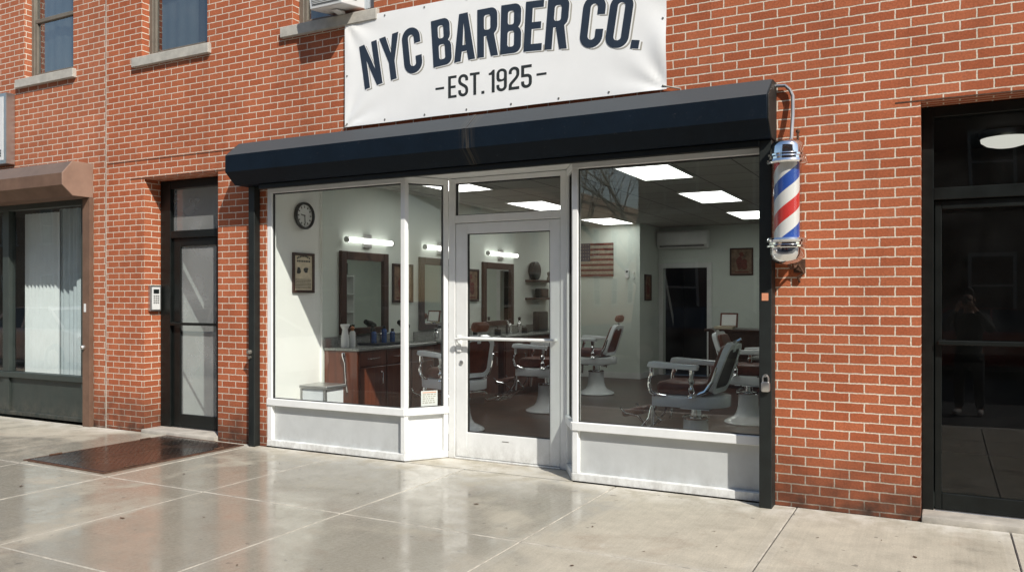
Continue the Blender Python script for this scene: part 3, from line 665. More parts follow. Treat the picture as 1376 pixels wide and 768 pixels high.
# ------------------------------------------------------------------ neighbour building on the left
nb = thing('brick_building', 'paler red brick building at far left with a brown shuttered shopfront', 'building')
H2 = [(-13.2, -9.09, 0, 2.80), (-10.46, -9.46, 4.36, 6.15), (-13.0, -12.0, 4.36, 6.15)]
mb = MB(); wall(mb, -26, -8.832, 0, 9.4, H2, 0.004, .30, 0, True, 1); mb.box(-26, -8.832, -.06, .36, 9.402, 9.6, .01, 2); mb.build('wall', [m_brick2, m_lobby, m_stone], nb)
sash_window(nb, -10.46, -9.46, 4.36, 6.15, rail=5.12); sash_window(nb, -13.0, -12.0, 4.36, 6.15)
# dark green shopfront: frame, stall riser, panes
Y = .10
mb = MB()
mb.box(-13.2, -9.092, Y, Y+.09, 2.70, 2.80, .004); mb.box(-13.2, -9.092, Y-.02, Y+.10, .50, .575, .006); mb.box(-13.2, -9.092, Y, Y+.09, .006, .06, .004)
for x in (-13.2, -11.10, -9.46): mb.box(x, x+.14 if x < -10 else -9.092, Y+.001, Y+.09, .06, .50, .004); mb.box(x, x+.14 if x < -10 else -9.092, Y+.001, Y+.09, .575, 2.70, .004)
f = mb.build('storefront_window', m_green, nb)
for x0, x1 in ((-13.06, -11.10), (-10.96, -9.46)):
    mb = MB(); mb.face([(x0, Y+.05, .575), (x1, Y+.05, .575), (x1, Y+.05, 2.70), (x0, Y+.05, 2.70)]); mb.build('pane', m_glassd, f)
    mb = MB(); mb.box(x0, x1, Y+.03, Y+.05, .06, .50); mb.build('kick_panel', m_green, f)
mb = MB(); X0, X1, ya, yb = -13.2, -8.95, Y+.12, 4.0
for q in ([(X0, ya, .05), (X1, ya, .05), (X1, yb, .05), (X0, yb, .05)], [(X0, ya, 2.85), (X0, yb, 2.85), (X1, yb, 2.85), (X1, ya, 2.85)], [(X0, ya, .05), (X0, yb, .05), (X0, yb, 2.85), (X0, ya, 2.85)], [(X1, ya, .05), (X1, ya, 2.85), (X1, yb, 2.85), (X1, yb, .05)], [(X0, yb, .05), (X1, yb, .05), (X1, yb, 2.85), (X0, yb, 2.85)]): mb.face(q)
mb.build('shop_interior', m_lob2, nb)
# hanging vertical blinds and a sheer beside them
mb = MB()
for i in range(9):
    x = -10.98 + i*.080
    n = 6
    for k in range(n):
        t0, t1 = k/n, (k+1)/n
        P = lambda t: (x+.083*t, .33+.028*math.sin(PI*t)+.02*t, )
        a, b = P(t0), P(t1); mb.face([(*a, .52), (*b, .52), (*b, 2.68), (*a, 2.68)])
o = mb.build('vertical_blind', m_blind, sharp=80); tag(o, 'white vertical blind drawn behind the left half of the far left shop window', 'blind')
mb = MB(); n = 90; xa, xb = -10.36, -9.2
P = [(xa+(xb-xa)*i/n, .40+.022*math.sin(i*.9)+.012*math.sin(i*.31+1)) for i in range(n+1)]
for i in range(n): mb.face([(*P[i], .50), (*P[i+1], .50), (*P[i+1], 2.72), (*P[i], 2.72)])
bmesh.ops.remove_doubles(mb.bm, verts=mb.bm.verts, dist=1e-4)
o = mb.build('sheer_curtain', m_sheer, sharp=80); tag(o, 'grey blue sheer curtain filling the right half of the far left shop window', 'curtain')

# ------------------------------------------------------------------ roller shutters
def housing(name, label, x0, x1, prof, m, rails, rail_m, rp):
    t = thing(name, label, 'roller shutter', (0, 0, 0))
    mb = MB(); mb.prism(prof, 'x', x0, x1, 0, .006); mb.build('housing', m, t)
    for a, b, p in rails:
        mb = MB(); mb.box(a, b, -p, -.001, 0.0, rp, .004); mb.build('guide_rail', rail_m, t)
    return t
prof = [(-.001, 3.16), (-.15, 3.155), (-.33, 3.005), (-.33, 2.835), (-.20, 2.715), (-.001, 2.715)]
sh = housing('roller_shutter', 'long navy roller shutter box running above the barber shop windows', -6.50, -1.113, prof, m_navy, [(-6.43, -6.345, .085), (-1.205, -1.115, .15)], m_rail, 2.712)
mb = MB(); mb.box(-3.70, -3.685, -.336, -.12, 2.82, 3.02); mb.M = None
mb.bm.free()
pc = [(min(p[0]*.985, -.003), 2.95+(p[1]-2.95)*.985) for p in prof]
for q in ((-1.1125, -1.105), (-6.508, -6.5005)):
    mb = MB(); mb.prism(pc, 'x', q[0], q[1], 0, .002); mb.build('end_cap', m_rail, sh)
mb = MB(); mb.prism([(p[0]-.003 if p[0] < -.01 else p[0], 2.93+(p[1]-2.93)*1.012) for p in prof], 'x', -3.66, -3.625, 0, .001); mb.build('seam_strip', m_navy, sh)
mb = MB(); mb.box(-6.2, -1.2, -.17, -.13, 2.66, 2.7145, .006); mb.build('bottom_bar', m_black, sh)
prof2 = [(-.001, 3.165), (-.26, 3.165), (-.39, 3.01), (-.39, 2.87), (-.26, 2.755), (-.001, 2.755)]
t2 = housing('roller_shutter', 'faded brown roller shutter box over the far left shopfront', -13.3, -9.085, prof2, m_brownpaint, [(-9.20, -9.06, .055), (-13.3, -13.16, .055)], m_brownpaint, 2.752)
mb = MB(); mb.prism([(p[0]*1.0-.004 if p[0] < -.01 else -.002, p[1]) for p in prof2], 'x', -9.0845, -9.07, 0, .003); mb.build('end_cap', mat('pale_brown_cap', (.29, .185, .135), .65, var=.15, scale=5), t2)
mb = MB(); mb.lathe([(.03, 0), (.03, -.02), (.02, -.035), (.0, -.036)], (-9.17, -.056, .955), 14, axis='y'); mb.build('lock_knob', m_steel, t2)
mb = MB(); mb.box(-9.17, -9.13, -.0565, -.0545, 1.38, 1.48); mb.build('sticker', m_white, t2)
mb = MB(); mb.lathe([(.026, 0), (.026, -.02), (.018, -.04), (.0, -.041)], (-6.40, -.085, .985), 14, axis='y'); mb.lathe([(.018, 0), (.018, -.02), (0, -.022)], (-6.40, -.085, .93), 12, axis='y'); mb.build('lock_knob', m_brass, sh)
mb = MB(); mb.box(-1.185, -1.138, -.1535, -.1505, 1.53, 1.585); mb.build('sticker', m_orange, sh)
# padlock hanging on the right rail
pl = thing('padlock', 'steel padlock hanging on the guide rail right of the shop window', 'padlock', (-1.155, -.165, .90))
mb = MB(); mb.prism(rrect(-.032, -.04, .032, .035, .016), 'y', -.016, .010, 0, .006, 2); mb.build('body', m_steel, pl)
mb = MB(); mb.tube([(-.02, -.003, .03), (-.021, -.003, .06), (-.014, -.003, .078), (0, -.003, .085), (.014, -.003, .078), (.021, -.003, .06), (.02, -.003, .03)], .006, 8); mb.tube([(0, -.02, .08), (0, .014, .08)], .012, 8); mb.build('shackle', m_steel, pl)

# ------------------------------------------------------------------ banner with lettering
def by(x, z):
    """surface of the vinyl sheet: pulled flat at the grommets, slack between"""
    d = .0
    for cx_, cz_, ax, az in ((-5.19, 4.27, 1, -1), (-1.947, 3.205, -1, 1), (-5.19, 3.225, 1, 1), (-1.947, 4.27, -1, -1)):
        u, v = (x-cx_)*ax, (z-cz_)*az
        r = math.hypot(u, v); ang = math.atan2(v, u)
        k = math.exp(-(r/.42)**2)
        d += .006*k*math.sin(ang*9+1.)*min(1, r/.12)
    d += .0025*math.sin(x*3.1+z*2.0) + .0015*math.sin(x*7.3-z*4)
    sag = math.exp(-((x+1.98)/.09)**2)*.012*math.sin(z*11)
    return -.032 - d - sag
bn = thing('banner', 'white vinyl banner lettered for the barber shop, tied to the bricks above the shutter', 'banner')
mb = MB(); NX, NZ = 110, 40; X0, X1, Z0, Z1 = -5.19, -1.947, 3.222, 4.27
grid = [[None]*(NZ+1) for _ in range(NX+1)]
for i in range(NX+1):
    for k in range(NZ+1):
        u, v = i/NX, k/NZ; x = X0+(X1-X0)*u; z = Z0+(Z1-Z0)*v
        z += .010*math.sin(u*PI*5)*(v-.5) * .4 - .012*u*(1-v)
        grid[i][k] = mb.bm.verts.new((x, by(x, z), z))
for i in range(NX):
    for k in range(NZ): mb.bm.faces.new((grid[i][k], grid[i+1][k], grid[i+1][k+1], grid[i][k+1]))
ob = mb.build('sheet', m_banner, bn, sharp=80)

W, S_ = .46, .155
H_ = S_/2
def off(path, w):
    """constant-width stroke polygon along a path"""
    n = len(path); L, Rr = [], []
    for i in range(n):
        p = Vector(path[i]); 
        d0 = (p-Vector(path[i-1])).normalized() if i > 0 else None
        d1 = (Vector(path[i+1])-p).normalized() if i < n-1 else None
        if d0 is None: d0 = d1
        if d1 is None: d1 = d0
        t = (d0+d1).normalized(); nrm = Vector((-t.y, t.x)); c = max(.35, nrm.dot(Vector((-d0.y, d0.x))))
        L.append(tuple(p+nrm*(w/2/c))); Rr.append(tuple(p-nrm*(w/2/c)))
    return L + Rr[::-1]
def arc(cx_, cz_, r, a0, a1, n=7):
    return [(cx_+r*math.cos(R(a0+(a1-a0)*k/n)), cz_+r*math.sin(R(a0+(a1-a0)*k/n))) for k in range(n+1)]
def bez(p0, p1, p2, p3, n=9):
    out = []
    for k in range(1, n):
        t = k/n; q = [(1-t)**3*p0[i]+3*(1-t)**2*t*p1[i]+3*(1-t)*t*t*p2[i]+t**3*p3[i] for i in (0, 1)]; out.append(tuple(q))
    return out
def glyphs(W, s):
    h = s/2; r = W/2-h; G = {}
    G['O'] = (W, [rrect(0, 0, W, 1, W*.46, 8), rrect(s, s*.92, W-s, 1-s*.92, (W/2-s)*.92, 6)])
    G['C'] = (W, [off([(W-h, .64)] + arc(W/2, 1-h-r, r, 0, 180, 12) + arc(W/2, h+r, r, 180, 360, 12) + [(W-h, .36)], s)])
    a, b = (h, .70), (W-h, .30)
    G['S'] = (W, [off([(W-h, .70)] + arc(W/2, 1-h-r, r, 0, 180, 10) + [a] + bez(a, (h, .53), (W-h, .50), b) + [b] + arc(W/2, h+r, r, 0, -180, 10) + [(h, .30)], s)])
    w = W*1.06
    G['N'] = (w, [[(0, 0), (s*.93, 0), (s*.93, .62), (w-s*.97, 0), (w, 0), (w, 1), (w-s*.93, 1), (w-s*.93, .38), (s*.97, 1), (0, 1)]])
    G['Y'] = (W*1.04, [[(W*.52-h, 0), (W*.52+h, 0), (W*.52+h, .40), (W*1.04+.02, 1), (W*1.04+.02-s*1.08, 1), (W*.52, .60), (-.02+s*1.08, 1), (-.02, 1), (W*.52-h, .40)]])
    q = .15
    G['B'] = (W, [[(0, 0)] + arc(W-q, q, q, -90, 0) + [(W, .40), (W-.02, .47), (W-.07, .52), (W-.03, .57), (W-.012, .63)] + arc(W-q-.012, 1-q, q, 0, 90) + [(0, 1)],
                   rrect(s, s*.88, W-s, .455, .05, 4), rrect(s, .585, W-s-.012, 1-s*.88, .05, 4)])
    G['A'] = (W*1.04, [[(-.01, 0), (s-.01, 0), (s+.025, .20), (W*1.04-s-.025, .20), (W*1.04-s+.01, 0), (W*1.04+.01, 0), (W*.52+s*.66, 1), (W*.52-s*.66, 1)], [(s+.047, .33), (W*1.04-s-.047, .33), (W*.52, .80)]])
    G['R'] = (W, [[(0, 0), (s, 0), (s, .43), (s+.055, .43), (W-s+.01, 0), (W+.015, 0), (W-.075, .46), (W-.02, .52), (W, .60)] + arc(W-q, 1-q, q, 0, 90) + [(0, 1)], rrect(s, .555, W-s, 1-s*.88, .05, 4)])
    e = W*.86
    G['E'] = (e, [[(0, 0), (e, 0), (e, s*.9), (s, s*.9), (s, .44), (e-.04, .44), (e-.04, .44+s*.88), (s, .44+s*.88), (s, 1-s*.9), (e, 1-s*.9), (e, 1), (0, 1)]])
    G['T'] = (W*.96, [[(W*.48-h, 0), (W*.48+h, 0), (W*.48+h, 1-s*.9), (W*.96, 1-s*.9), (W*.96, 1), (0, 1), (0, 1-s*.9), (W*.48-h, 1-s*.9)]])
    G['.'] = (s*1.02, [[(0, 0), (s*1.02, 0), (s*1.02, s*1.02), (0, s*1.02)]])
    G['1'] = (s+.13, [[(.13, 0), (.13+s, 0), (.13+s, 1), (.13+s*.35, 1), (.08, .90), (0, .875), (0, .79), (.13, .79)]])
    G['9'] = (W, [[(0, .30), (0, r+h)] + arc(W/2, W/2, W/2, 180, 360, 12) + arc(W/2, 1-W/2, W/2, 0, 180, 12) + [(0, .58), (.03, .49), (.09, .44), (.16, .43), (W-s, .46), (W-s, W/2)] + arc(W/2, W/2, W/2-s, 360, 180, 8) + [(s, .30)], rrect(s, .43+s*.8, W-s, 1-s*.9, (W/2-s)*.9, 5)])
    G['2'] = (W, [off([(h, .70)] + arc(W/2, 1-h-r, r, 180, 0, 10) + [(W-h, .66)] + bez((W-h, .66), (W-h, .5), (h, .30), (h, .20)) + [(h, h), (W, h)], s)])
    G['5'] = (W, [off([(W-.01, 1-h), (h, 1-h), (h, .545), (W*.42, .545)] + arc(W-h-.14, .545-.14, .14, 90, 0, 6) + arc(W/2, h+r, r, 0, -180, 10) + [(h, .30)], s)])
    G['-'] = (.40, [[(0, .46), (.40, .46), (.40, .56), (0, .56)]])
    return G
def text_layout(G, txt, gap, space):
    x = 0; out = []
    for ch in txt:
        if ch == ' ': x += space; continue
        w, loops = G[ch]; out.append((ch, x, w, loops)); x += w+gap
    return out, x-gap
def subdivide_flat(mb, n=1):
    bmesh.ops.triangulate(mb.bm, faces=mb.bm.faces[:])
def lettering(name, m, G, txt, gap, space, fn, lift, dx=0, dz=0, grow=0.):
    mb = MB(); items, tw = text_layout(G, txt, gap, space)
    for ch, x0, w, loops in items:
        def F(u, v):
            X, Z = fn(x0, u, v, w, tw); X += dx; Z += dz
            return (X, by(X, Z)-lift, Z)
        mb.poly(loops, F)
    bmesh.ops.subdivide_edges(mb.bm, edges=[e for e in mb.bm.edges if e.calc_length() > .12], cuts=2, use_grid_fill=False)
    bmesh.ops.triangulate(mb.bm, faces=mb.bm.faces[:])
    for v in mb.bm.verts: v.co.y = by(v.co.x, v.co.z)-lift
    for f in mb.bm.faces:
        f.normal_update()
        if f.normal.y > 0: f.normal_flip()
    return mb.build(name, m, bn, sharp=80)
GB = glyphs(W, S_)
HGT = .43; RAD = 7.4; XC, ZB = -3.56, 3.690; TW = 2.78
def main_fn(x0, u, v, w, tw):
    k = TW/tw                     # horizontal scale
    c = (x0+w/2-tw/2)*k; th = c/RAD
    lx, lz = (u-w/2)*k, v*HGT
    return (XC + (RAD)*math.sin(th) + lx*math.cos(th) + lz*math.sin(th), ZB - RAD*(1-math.cos(th)) - lx*math.sin(th) + lz*math.cos(th))
lettering('letter_shadow', m_inkgrey, GB, 'NYC BARBER CO.', .062, .20, main_fn, .0012, .024, -.016)
lettering('letter_outline', m_banner, GB, 'NYC BARBER CO.', .062, .20, main_fn, .0026, .012, -.007)
lettering('lettering', m_ink, GB, 'NYC BARBER CO.', .062, .20, main_fn, .0040)
GS = glyphs(.44, .125)
def sub_fn(x0, u, v, w, tw):
    k = 1.13/tw
    return (-4.130 + (x0+u)*k, 3.366 + v*.200)
lettering('date_lettering', m_ink2, GS, '- EST. 1925 -', .075, .11, sub_fn, .0014)
gm = None
spots = [(X0+.03+i*(X1-X0-.06)/7, zz) for i in range(8) for zz in (Z0+.028, Z1-.03)] + [(X0+.028, 3.72), (X1-.028, 3.78)]
for x, z in spots:
    zz = z - .012*((x-X0)/(X1-X0))*(1-(z-Z0)/(Z1-Z0))
    if gm is None:
        mb = MB(); mb.lathe([(.009, 0), (.009, -.002), (.004, -.003), (.0, -.002)], (0, 0, 0), 12, axis='y'); gm = mb.build('grommet', m_brass, bn); o = gm
    else:
        o = gm.copy(); col.objects.link(o); o.parent = bn
    o.location = (x, by(x, zz)-.002, zz)
mb = MB()
mb.tube([(X0+.03, by(X0+.03, Z0+.028)-.004, Z0+.028), (X0-.05, -.02, Z0-.03), (X0-.13, -.01, Z0-.085)], .004, 6); mb.build('tie_rope', m_joint, bn)
mb = MB(); mb.tube([(X1-.03, by(X1-.03, Z0+.02)-.004, Z0+.018), (X1+.05, -.02, Z0-.005), (X1+.11, -.01, Z0-.02)], .006, 6); mb.tube([(X1+.11, -.01, Z0-.02), (X1+.115, -.02, Z0-.07)], .004, 6)
mb.build('tie_rope', m_joint, bn)
# ------------------------------------------------------------------ barber pole
bp_ = thing('barber_pole', 'red, white and blue barber pole with chrome caps mounted beside the shop window', 'barber pole', (-1.0, -.20, 2.235))
mb = MB(); mb.lathe([(.088, -.27), (.088, .29)], seg=36); mb.build('striped_core', m_stripe, bp_)
mb = MB()
for k in range(40):
    a, b = 2*PI*k/40, 2*PI*(k+1)/40; r = .101
    mb.face([(r*math.cos(a), r*math.sin(a), -.27), (r*math.cos(b), r*math.sin(b), -.27), (r*math.cos(b), r*math.sin(b), .29), (r*math.cos(a), r*math.sin(a), .29)])
bmesh.ops.remove_doubles(mb.bm, verts=mb.bm.verts, dist=1e-4)
mb.build('glass_cylinder', m_tube, bp_, sharp=60)
mb = MB(); mb.lathe([(.10, .275), (.135, .277), (.142, .29), (.138, .305), (.124, .310), (.124, .325), (.133, .332), (.133, .345), (.116, .352), (.114, .40), (.108, .425), (.092, .44), (.06, .447), (.0, .449)], seg=40); mb.build('top_cap', m_chrome, bp_)
mb = MB(); mb.lathe([(.10, -.255), (.135, -.257), (.142, -.27), (.138, -.285), (.126, -.29), (.126, -.303), (.140, -.31), (.140, -.322), (.119, -.328), (.117, -.37), (.106, -.405), (.08, -.43), (.045, -.443), (.0, -.446)], seg=40); mb.build('bottom_cap', m_chrome, bp_)
mb = MB(); mb.tube([(.075, .01, .42), (.075, .01, .50)], .009, 8); mb.lathe([(.0, -.016), (.013, -.01), (.016, 0), (.013, .01), (0, .016)], (.075, .01, .511), 10); mb.build('hook', m_rust, bp_)
mb = MB(); mb.box(-.05, .05, .09, .198, -.40, -.385); mb.build('mount_plate', m_rust, bp_)
mb = MB(); mb.box(-.06, .06, .09, .199, .30, .33); mb.build('mount_plate', m_rust, bp_)
mb = MB(); mb.tube([(0, .0, -.43), (.02, .08, -.47), (.06, .19, -.44)], .010, 8); mb.tube([(.06, .14, -.44), (.09, .16, -.50), (.05, .17, -.53), (.06, .19, -.57)], .009, 8); mb.box(.02, .10, .170, .199, -.50, -.40)
mb.build('bracket', m_rust, bp_)
cd = MB(); cd.tube([(-1.11, -.03, 3.13), (-1.04, -.03, 3.125), (-1.005, -.03, 3.09), (-.985, -.035, 3.04), (-.980, -.06, 2.9), (-.98, -.12, 2.72), (-.985, -.17, 2.66)], .0135, 10)
o = cd.build('conduit', m_steel, None); tag(o, 'thin grey conduit pipe curving from the shutter box down to the barber pole', 'pipe')
mb = None
# ------------------------------------------------------------------ window air conditioner above the banner
ac = thing('window_air_conditioner', 'white window air conditioner resting on the stone sill beside the banner', 'air conditioner')
x0, x1, z0, z1 = -5.43, -5.03, 4.375, 4.78
MT = Matrix.Translation((0, 0, 4.40)) @ Matrix.Rotation(R(8), 4, 'X') @ Matrix.Translation((0, 0, -4.40))
mb = MB(MT); mb.box(x0, x1, -.27, .16, z0, z1, .008); mb.build('case', m_white, ac)
mb = MB(MT); mb.box(x0+.035, x1-.035, -.274, -.2695, z0+.035, z1-.035)
for i in range(22):
    z = z0+.045+i*.0145; mb.box(x0+.04, x1-.04, -.2775, -.2738, z, z+.006, 0, 1)
mb.build('grille', [m_acgrille, m_white], ac)
mb = MB(MT)
for i in range(12):
    z = z0+.06+i*.024; mb.box(x1-.0005, x1+.0035, -.22, -.05, z, z+.010)
mb.build('side_vent', m_acgrille, ac)
mb = MB(); n = 14; P = [(-5.03+.002+i*(.155/n), .07+(.012 if i % 2 else 0)) for i in range(n+1)]
for i in range(n): mb.face([(*P[i], 4.385), (*P[i+1], 4.385), (*P[i+1], 4.80), (*P[i], 4.80)])
mb.build('pleated_panel', m_pleat, ac)
mb = MB(); mb.prism([(-.15, 4.343), (-.04, 4.362), (-.01, 4.330), (-.043, 4.330)], 'x', -5.27, -5.19, 0, .004); mb.build('bracket', m_white, ac)

# ------------------------------------------------------------------ lit sign box at far left
sg = thing('sign_box', 'blank white sign box in a silver frame above the brown shutter at far left', 'sign')
mb = MB(); mb.box(-13.1, -10.645, -.12, -.002, 3.275, 4.19, .006); mb.build('frame', m_steel, sg)
mb = MB(); mb.box(-13.05, -10.70, -.125, -.1205, 3.325, 4.14); mb.build('face', m_white, sg)
mb = MB()
def mk(x, z, w, h): mb.box(x, x+w, -.1275, -.1252, z, z+h)
bx_, bz_ = -10.90, 3.37; t = .012
mk(bx_, bz_, .075, t); mk(bx_, bz_+.075, .075, t); mk(bx_, bz_+t, t, .063); mk(bx_+.063, bz_+t, t, .063); mk(bx_+.028, bz_+.03, .02, .02)
for dz in (0, .0375, .075): mk(bx_+.095, bz_+dz, .05, t)
mk(bx_+.145, bz_, t, .087)
mb.build('logo', m_ink2, sg)
# ------------------------------------------------------------------ intercom on the doorway reveal
ic = thing('intercom', 'silver intercom keypad on the brick reveal beside the left black door', 'intercom', (-8.16, .125, 1.545))
mb = MB(); mb.box(.001, .045, -.075, .075, -.15, .15, .006); mb.build('case', m_steel, ic)
mb = MB(); mb.box(.0452, .048, -.055, .055, -.13, .13); mb.build('face_plate', m_white, ic)
mb = MB(); mb.box(.0482, .050, -.035, .04, .055, .105); mb.build('display', m_bblack, ic)
mb = MB()
for i in range(4):
    for j in range(3): mb.box(.0482, .051, -.036+j*.027, -.018+j*.027, .02-i*.026, .034-i*.026)
mb.build('keypad', m_steel, ic)
# ------------------------------------------------------------------ cellar hatch in the pavement
ht = thing('cellar_hatch', 'wet dark diamond plate steel cellar hatch set in the sidewalk', 'hatch')
M = Matrix.Translation((-7.13, -.86, 0)) @ Matrix.Rotation(R(-1.5), 4, 'Z')
def tread(mb, x0, x1, y0, y1, z, p=.032):
    nx, ny = int((x1-x0)/p), int((y1-y0)/p)
    for i in range(nx):
        for j in range(ny):
            cx_, cy_ = x0+(i+.5)*(x1-x0)/nx, y0+(j+.5)*(y1-y0)/ny; a = R(45 if (i+j) % 2 else -45); ca, sa = math.cos(a), math.sin(a)
            q = [(cx_+u*ca-v*sa, cy_+u*sa+v*ca) for u, v in ((-.013, 0), (0, -.0038), (.013, 0), (0, .0038))]
            t_ = [(cx_+u*ca-v*sa, cy_+u*sa+v*ca, z+.0010) for u, v in ((-.007, 0), (.007, 0))]
            b_ = [(x, y, z) for x, y in q]
            mb.face([b_[0], b_[1], t_[1], t_[0]]); mb.face([b_[1], b_[2], t_[1]]); mb.face([b_[2], b_[3], t_[0], t_[1]]); mb.face([b_[3], b_[0], t_[0]])
for xa, xb in ((-.575, -.004), (.004, .575)):
    mb = MB(M); mb.box(xa, xb, -.755, .755, -.02, .012, .003); tread(mb, xa+.02, xb-.02, -.735, .735, .0122); lf = mb.build('leaf', m_plate, ht)
    for yy in (-.5, .5):
        xh = xa if xa < -.1 else xb
        mb = MB(M); mb.tube([(xh, yy-.06, .016), (xh, yy+.06, .016)], .009, 10); mb.build('hinge', m_rust, lf)
mb = MB(M); mb.box(-.615, -.578, -.795, .795, -.02, .009); mb.box(.578, .615, -.795, .795, -.02, .009); mb.box(-.578, .578, -.795, -.758, -.02, .009); mb.box(-.578, .578, .758, .795, -.02, .009); mb.build('frame', m_rust, ht)
# litter
leafspots = [(-5.9, -1.35), (-4.62, -2.26), (-3.1, -1.05), (-2.1, -1.2), (-1.35, -.92), (-1.62, -1.55), (-.72, -.75), (-2.95, -2.4), (-5.1, -2.55), (-3.62, -2.9), (-6.7, -2.3), (-7.4, -2.6), (-4.1, -1.2), (-.35, -.62), (-.15, -.9), (-1.9, -2.0), (-6.2, -1.9), (-8.4, -1.9), (-5.5, -.6), (-2.6, -1.5), (-1.25, -1.25), (-3.9, -.7), (-4.9, -1.0), (-7.0, -.55), (-7.25, -.95)]
proto = None
for i, (x, y) in enumerate(leafspots):
    if proto is None:
        mb = MB(); mb.face([(-.028, 0, .004), (-.008, -.014, .007), (.014, -.010, .004), (.03, .001, .010), (.012, .012, .005), (-.01, .011, .003)]); proto = mb.build('fallen_leaf', m_leaf); tag(proto, 'small curled brown scrap of leaf lying on the wet sidewalk', 'leaf', 'scraps of dead leaf on the sidewalk'); o = proto
    else:
        o = proto.copy(); col.objects.link(o)
    o.location = (x, y, .016 if -7.7 < x < -6.5 and y > -1.6 else .002); o.rotation_euler = (0, 0, random.uniform(0, 6)); s = random.uniform(.35, .8); o.scale = (s, s*random.uniform(.6, 1.2), s)

# ------------------------------------------------------------------ barber chairs (they face -X before turning)
def cushion(mb, x0, x1, y0, y1, z0, z1, r=.03, mi=0):
    mb.box(x0, x1, y0, y1, z0, z1, min(r, (z1-z0)*.45), mi, 3)
def make_chair(loc, rz, label, head=True, rest=True):
    t = thing('barber_chair', label, 'barber chair', loc, rz, 'vintage barber chairs in the shop')
    mb = MB(); mb.lathe([(.30, 0), (.31, .012), (.30, .03), (.25, .055), (.185, .085), (.155, .13), (.135, .20), (.125, .34), (.128, .36)], seg=36); mb.build('pedestal', m_porc, t)
    mb = MB(); mb.lathe([(.135, .36), (.138, .375), (.12, .39), (.06, .395), (.055, .47), (.16, .475), (.16, .485)], seg=28); mb.box(-.24, .22, -.2, .2, .472, .492, .01)
    mb.tube([(.05, .12, .44), (.05, .34, .43), (.02, .40, .40)], .011, 8); mb.build('pump', m_chrome, t)
    # porcelain seat band, round at the back
    pl_ = [(-.36, -.30), (-.36, .30)] + [(.06+.30*math.cos(a), .30*math.sin(a)) for a in [R(90-180*k/12) for k in range(13)]]
    inner = [(-.325, -.265), (-.325, .265)] + [(.06+.265*math.cos(a), .265*math.sin(a)) for a in [R(90-180*k/12) for k in range(13)]]
    mb = MB(); mb.prism(pl_, 'z', .495, .605, 0, .012, 2); mb.build('seat_band', m_porc, t)
    mb = MB(); cushion(mb, -.345, .20, -.245, .245, .607, .73, .045)
    for v in mb.bm.verts:
        if v.co.z > .68: v.co.z += .03*(1-((v.co.x+.07)/.28)**2)*(1-(v.co.y/.25)**2)
    mb.build('seat', m_leather, t)
    for s in (-1, 1):
        y = s*.315
        prof = [(-.39, .905), (-.375, .93), (-.32, .937), (.05, .917), (.13, .915), (.14, .90), (.13, .862), (.05, .866), (-.35, .872), (-.395, .882)]
        mb = MB(); mb.prism(prof, 'y', y-.042, y+.042, 0, .010, 2); a = mb.build('armrest', m_porc, t)
        mb = MB()
        mb.tube([(-.31, y, .60), (-.36, y, .63), (-.385, y, .70), (-.375, y, .77), (-.355, y, .80), (-.36, y, .875)], [.02, .024, .017, .022, .027, .02], 10)
        mb.tube([(-.375, y, .70), (-.345, y, .64), (-.27, y, .607), (-.2, y, .604)], [.012, .012, .011, .008], 8)
        mb.build('arm_post', m_chrome, a); mb = MB()
        mb.lathe([(.045, .602), (.038, .62), (.02, .635), (.03, .66), (.034, .68), (.02, .70), (.018, .72), (.032, .745), (.034, .77), (.02, .79), (.026, .83), (.03, .866)], (.07, y, 0), 14)
        mb.build('arm_post', m_chrome, a)
    # backrest: leaning porcelain frame, leather both sides
    lean = math.atan2(.17, .45)
    MBk = Matrix.Translation((.235, 0, .66)) @ Matrix.Rotation(lean, 4, 'Y')
    def ring(mb_, o_, i_, y0, y1):
        n = len(o_)
        A = mb_._add([(y0, p[0], p[1]) for p in o_]); B = mb_._add([(y1, p[0], p[1]) for p in o_]); C = mb_._add([(y0, p[0], p[1]) for p in i_]); D = mb_._add([(y1, p[0], p[1]) for p in i_])
        fs = []
        for k in range(n):
            j = (k+1) % n
            fs += [mb_.bm.faces.new(q) for q in ((A[k], A[j], C[j], C[k]), (B[k], D[k], D[j], B[j]), (A[k], B[k], B[j], A[j]), (C[k], C[j], D[j], D[k]))]
        bmesh.ops.recalc_face_normals(mb_.bm, faces=fs)
    def outl(w0, w1, h0, h1, r):
        pts = rrect(-w0, h0, w0, h1, r, 6)
        return [(p[0]*((w1/w0-1)*(p[1]-h0)/(h1-h0)+1), p[1]) for p in pts]
    O, I = outl(.255, .215, -.02, .49, .10), outl(.203, .163, .035, .435, .065)
    mb = MB(MBk); ring(mb, O, I, -.028, .028); mb.box(-.03, .032, -.03, .03, .40, .48, .012); b = mb.build('backrest', m_porc, t)
    mb = MB(MBk); mb.prism([(p[0], p[1]) for p in outl(.218, .178, .021, .449, .07)], 'x', .002, .022); mb.build('rear_panel', m_leather if head else m_leathd, b)
    mb = MB(MBk); mb.prism([(p[0], p[1]) for p in outl(.218, .178, .021, .449, .07)], 'x', -.075, -.003, 0, .03, 3); mb.build('back_pad', m_leather, b)
    for s in (-1, 1):
        mb = MB(); mb.tube([(.10, s*.285, .62), (.20, s*.285, .66), (.27, s*.28, .76), (.315, s*.275, .90)], [.018, .022, .016, .012], 8)
        mb.build('back_hinge', m_chrome, b)
    t.scale = (.91, .95, .96)
    if head:
        mb = MB(MBk); mb.tube([(0, 0, .47), (-.02, 0, .56)], .014, 8); mb.build('headrest_post', m_chrome, t)
        mb = MB(MBk); cushion(mb, -.075, .03, -.12, .12, .53, .65, .05); mb.build('headrest', m_leather, t)
    else:
        mb = MB(MBk); mb.box(-.01, .03, -.05, .05, .47, .52, .01); mb.tube([(.01, 0, .50), (.05, 0, .55)], .016, 8); mb.build('headrest_post', m_chrome, t)
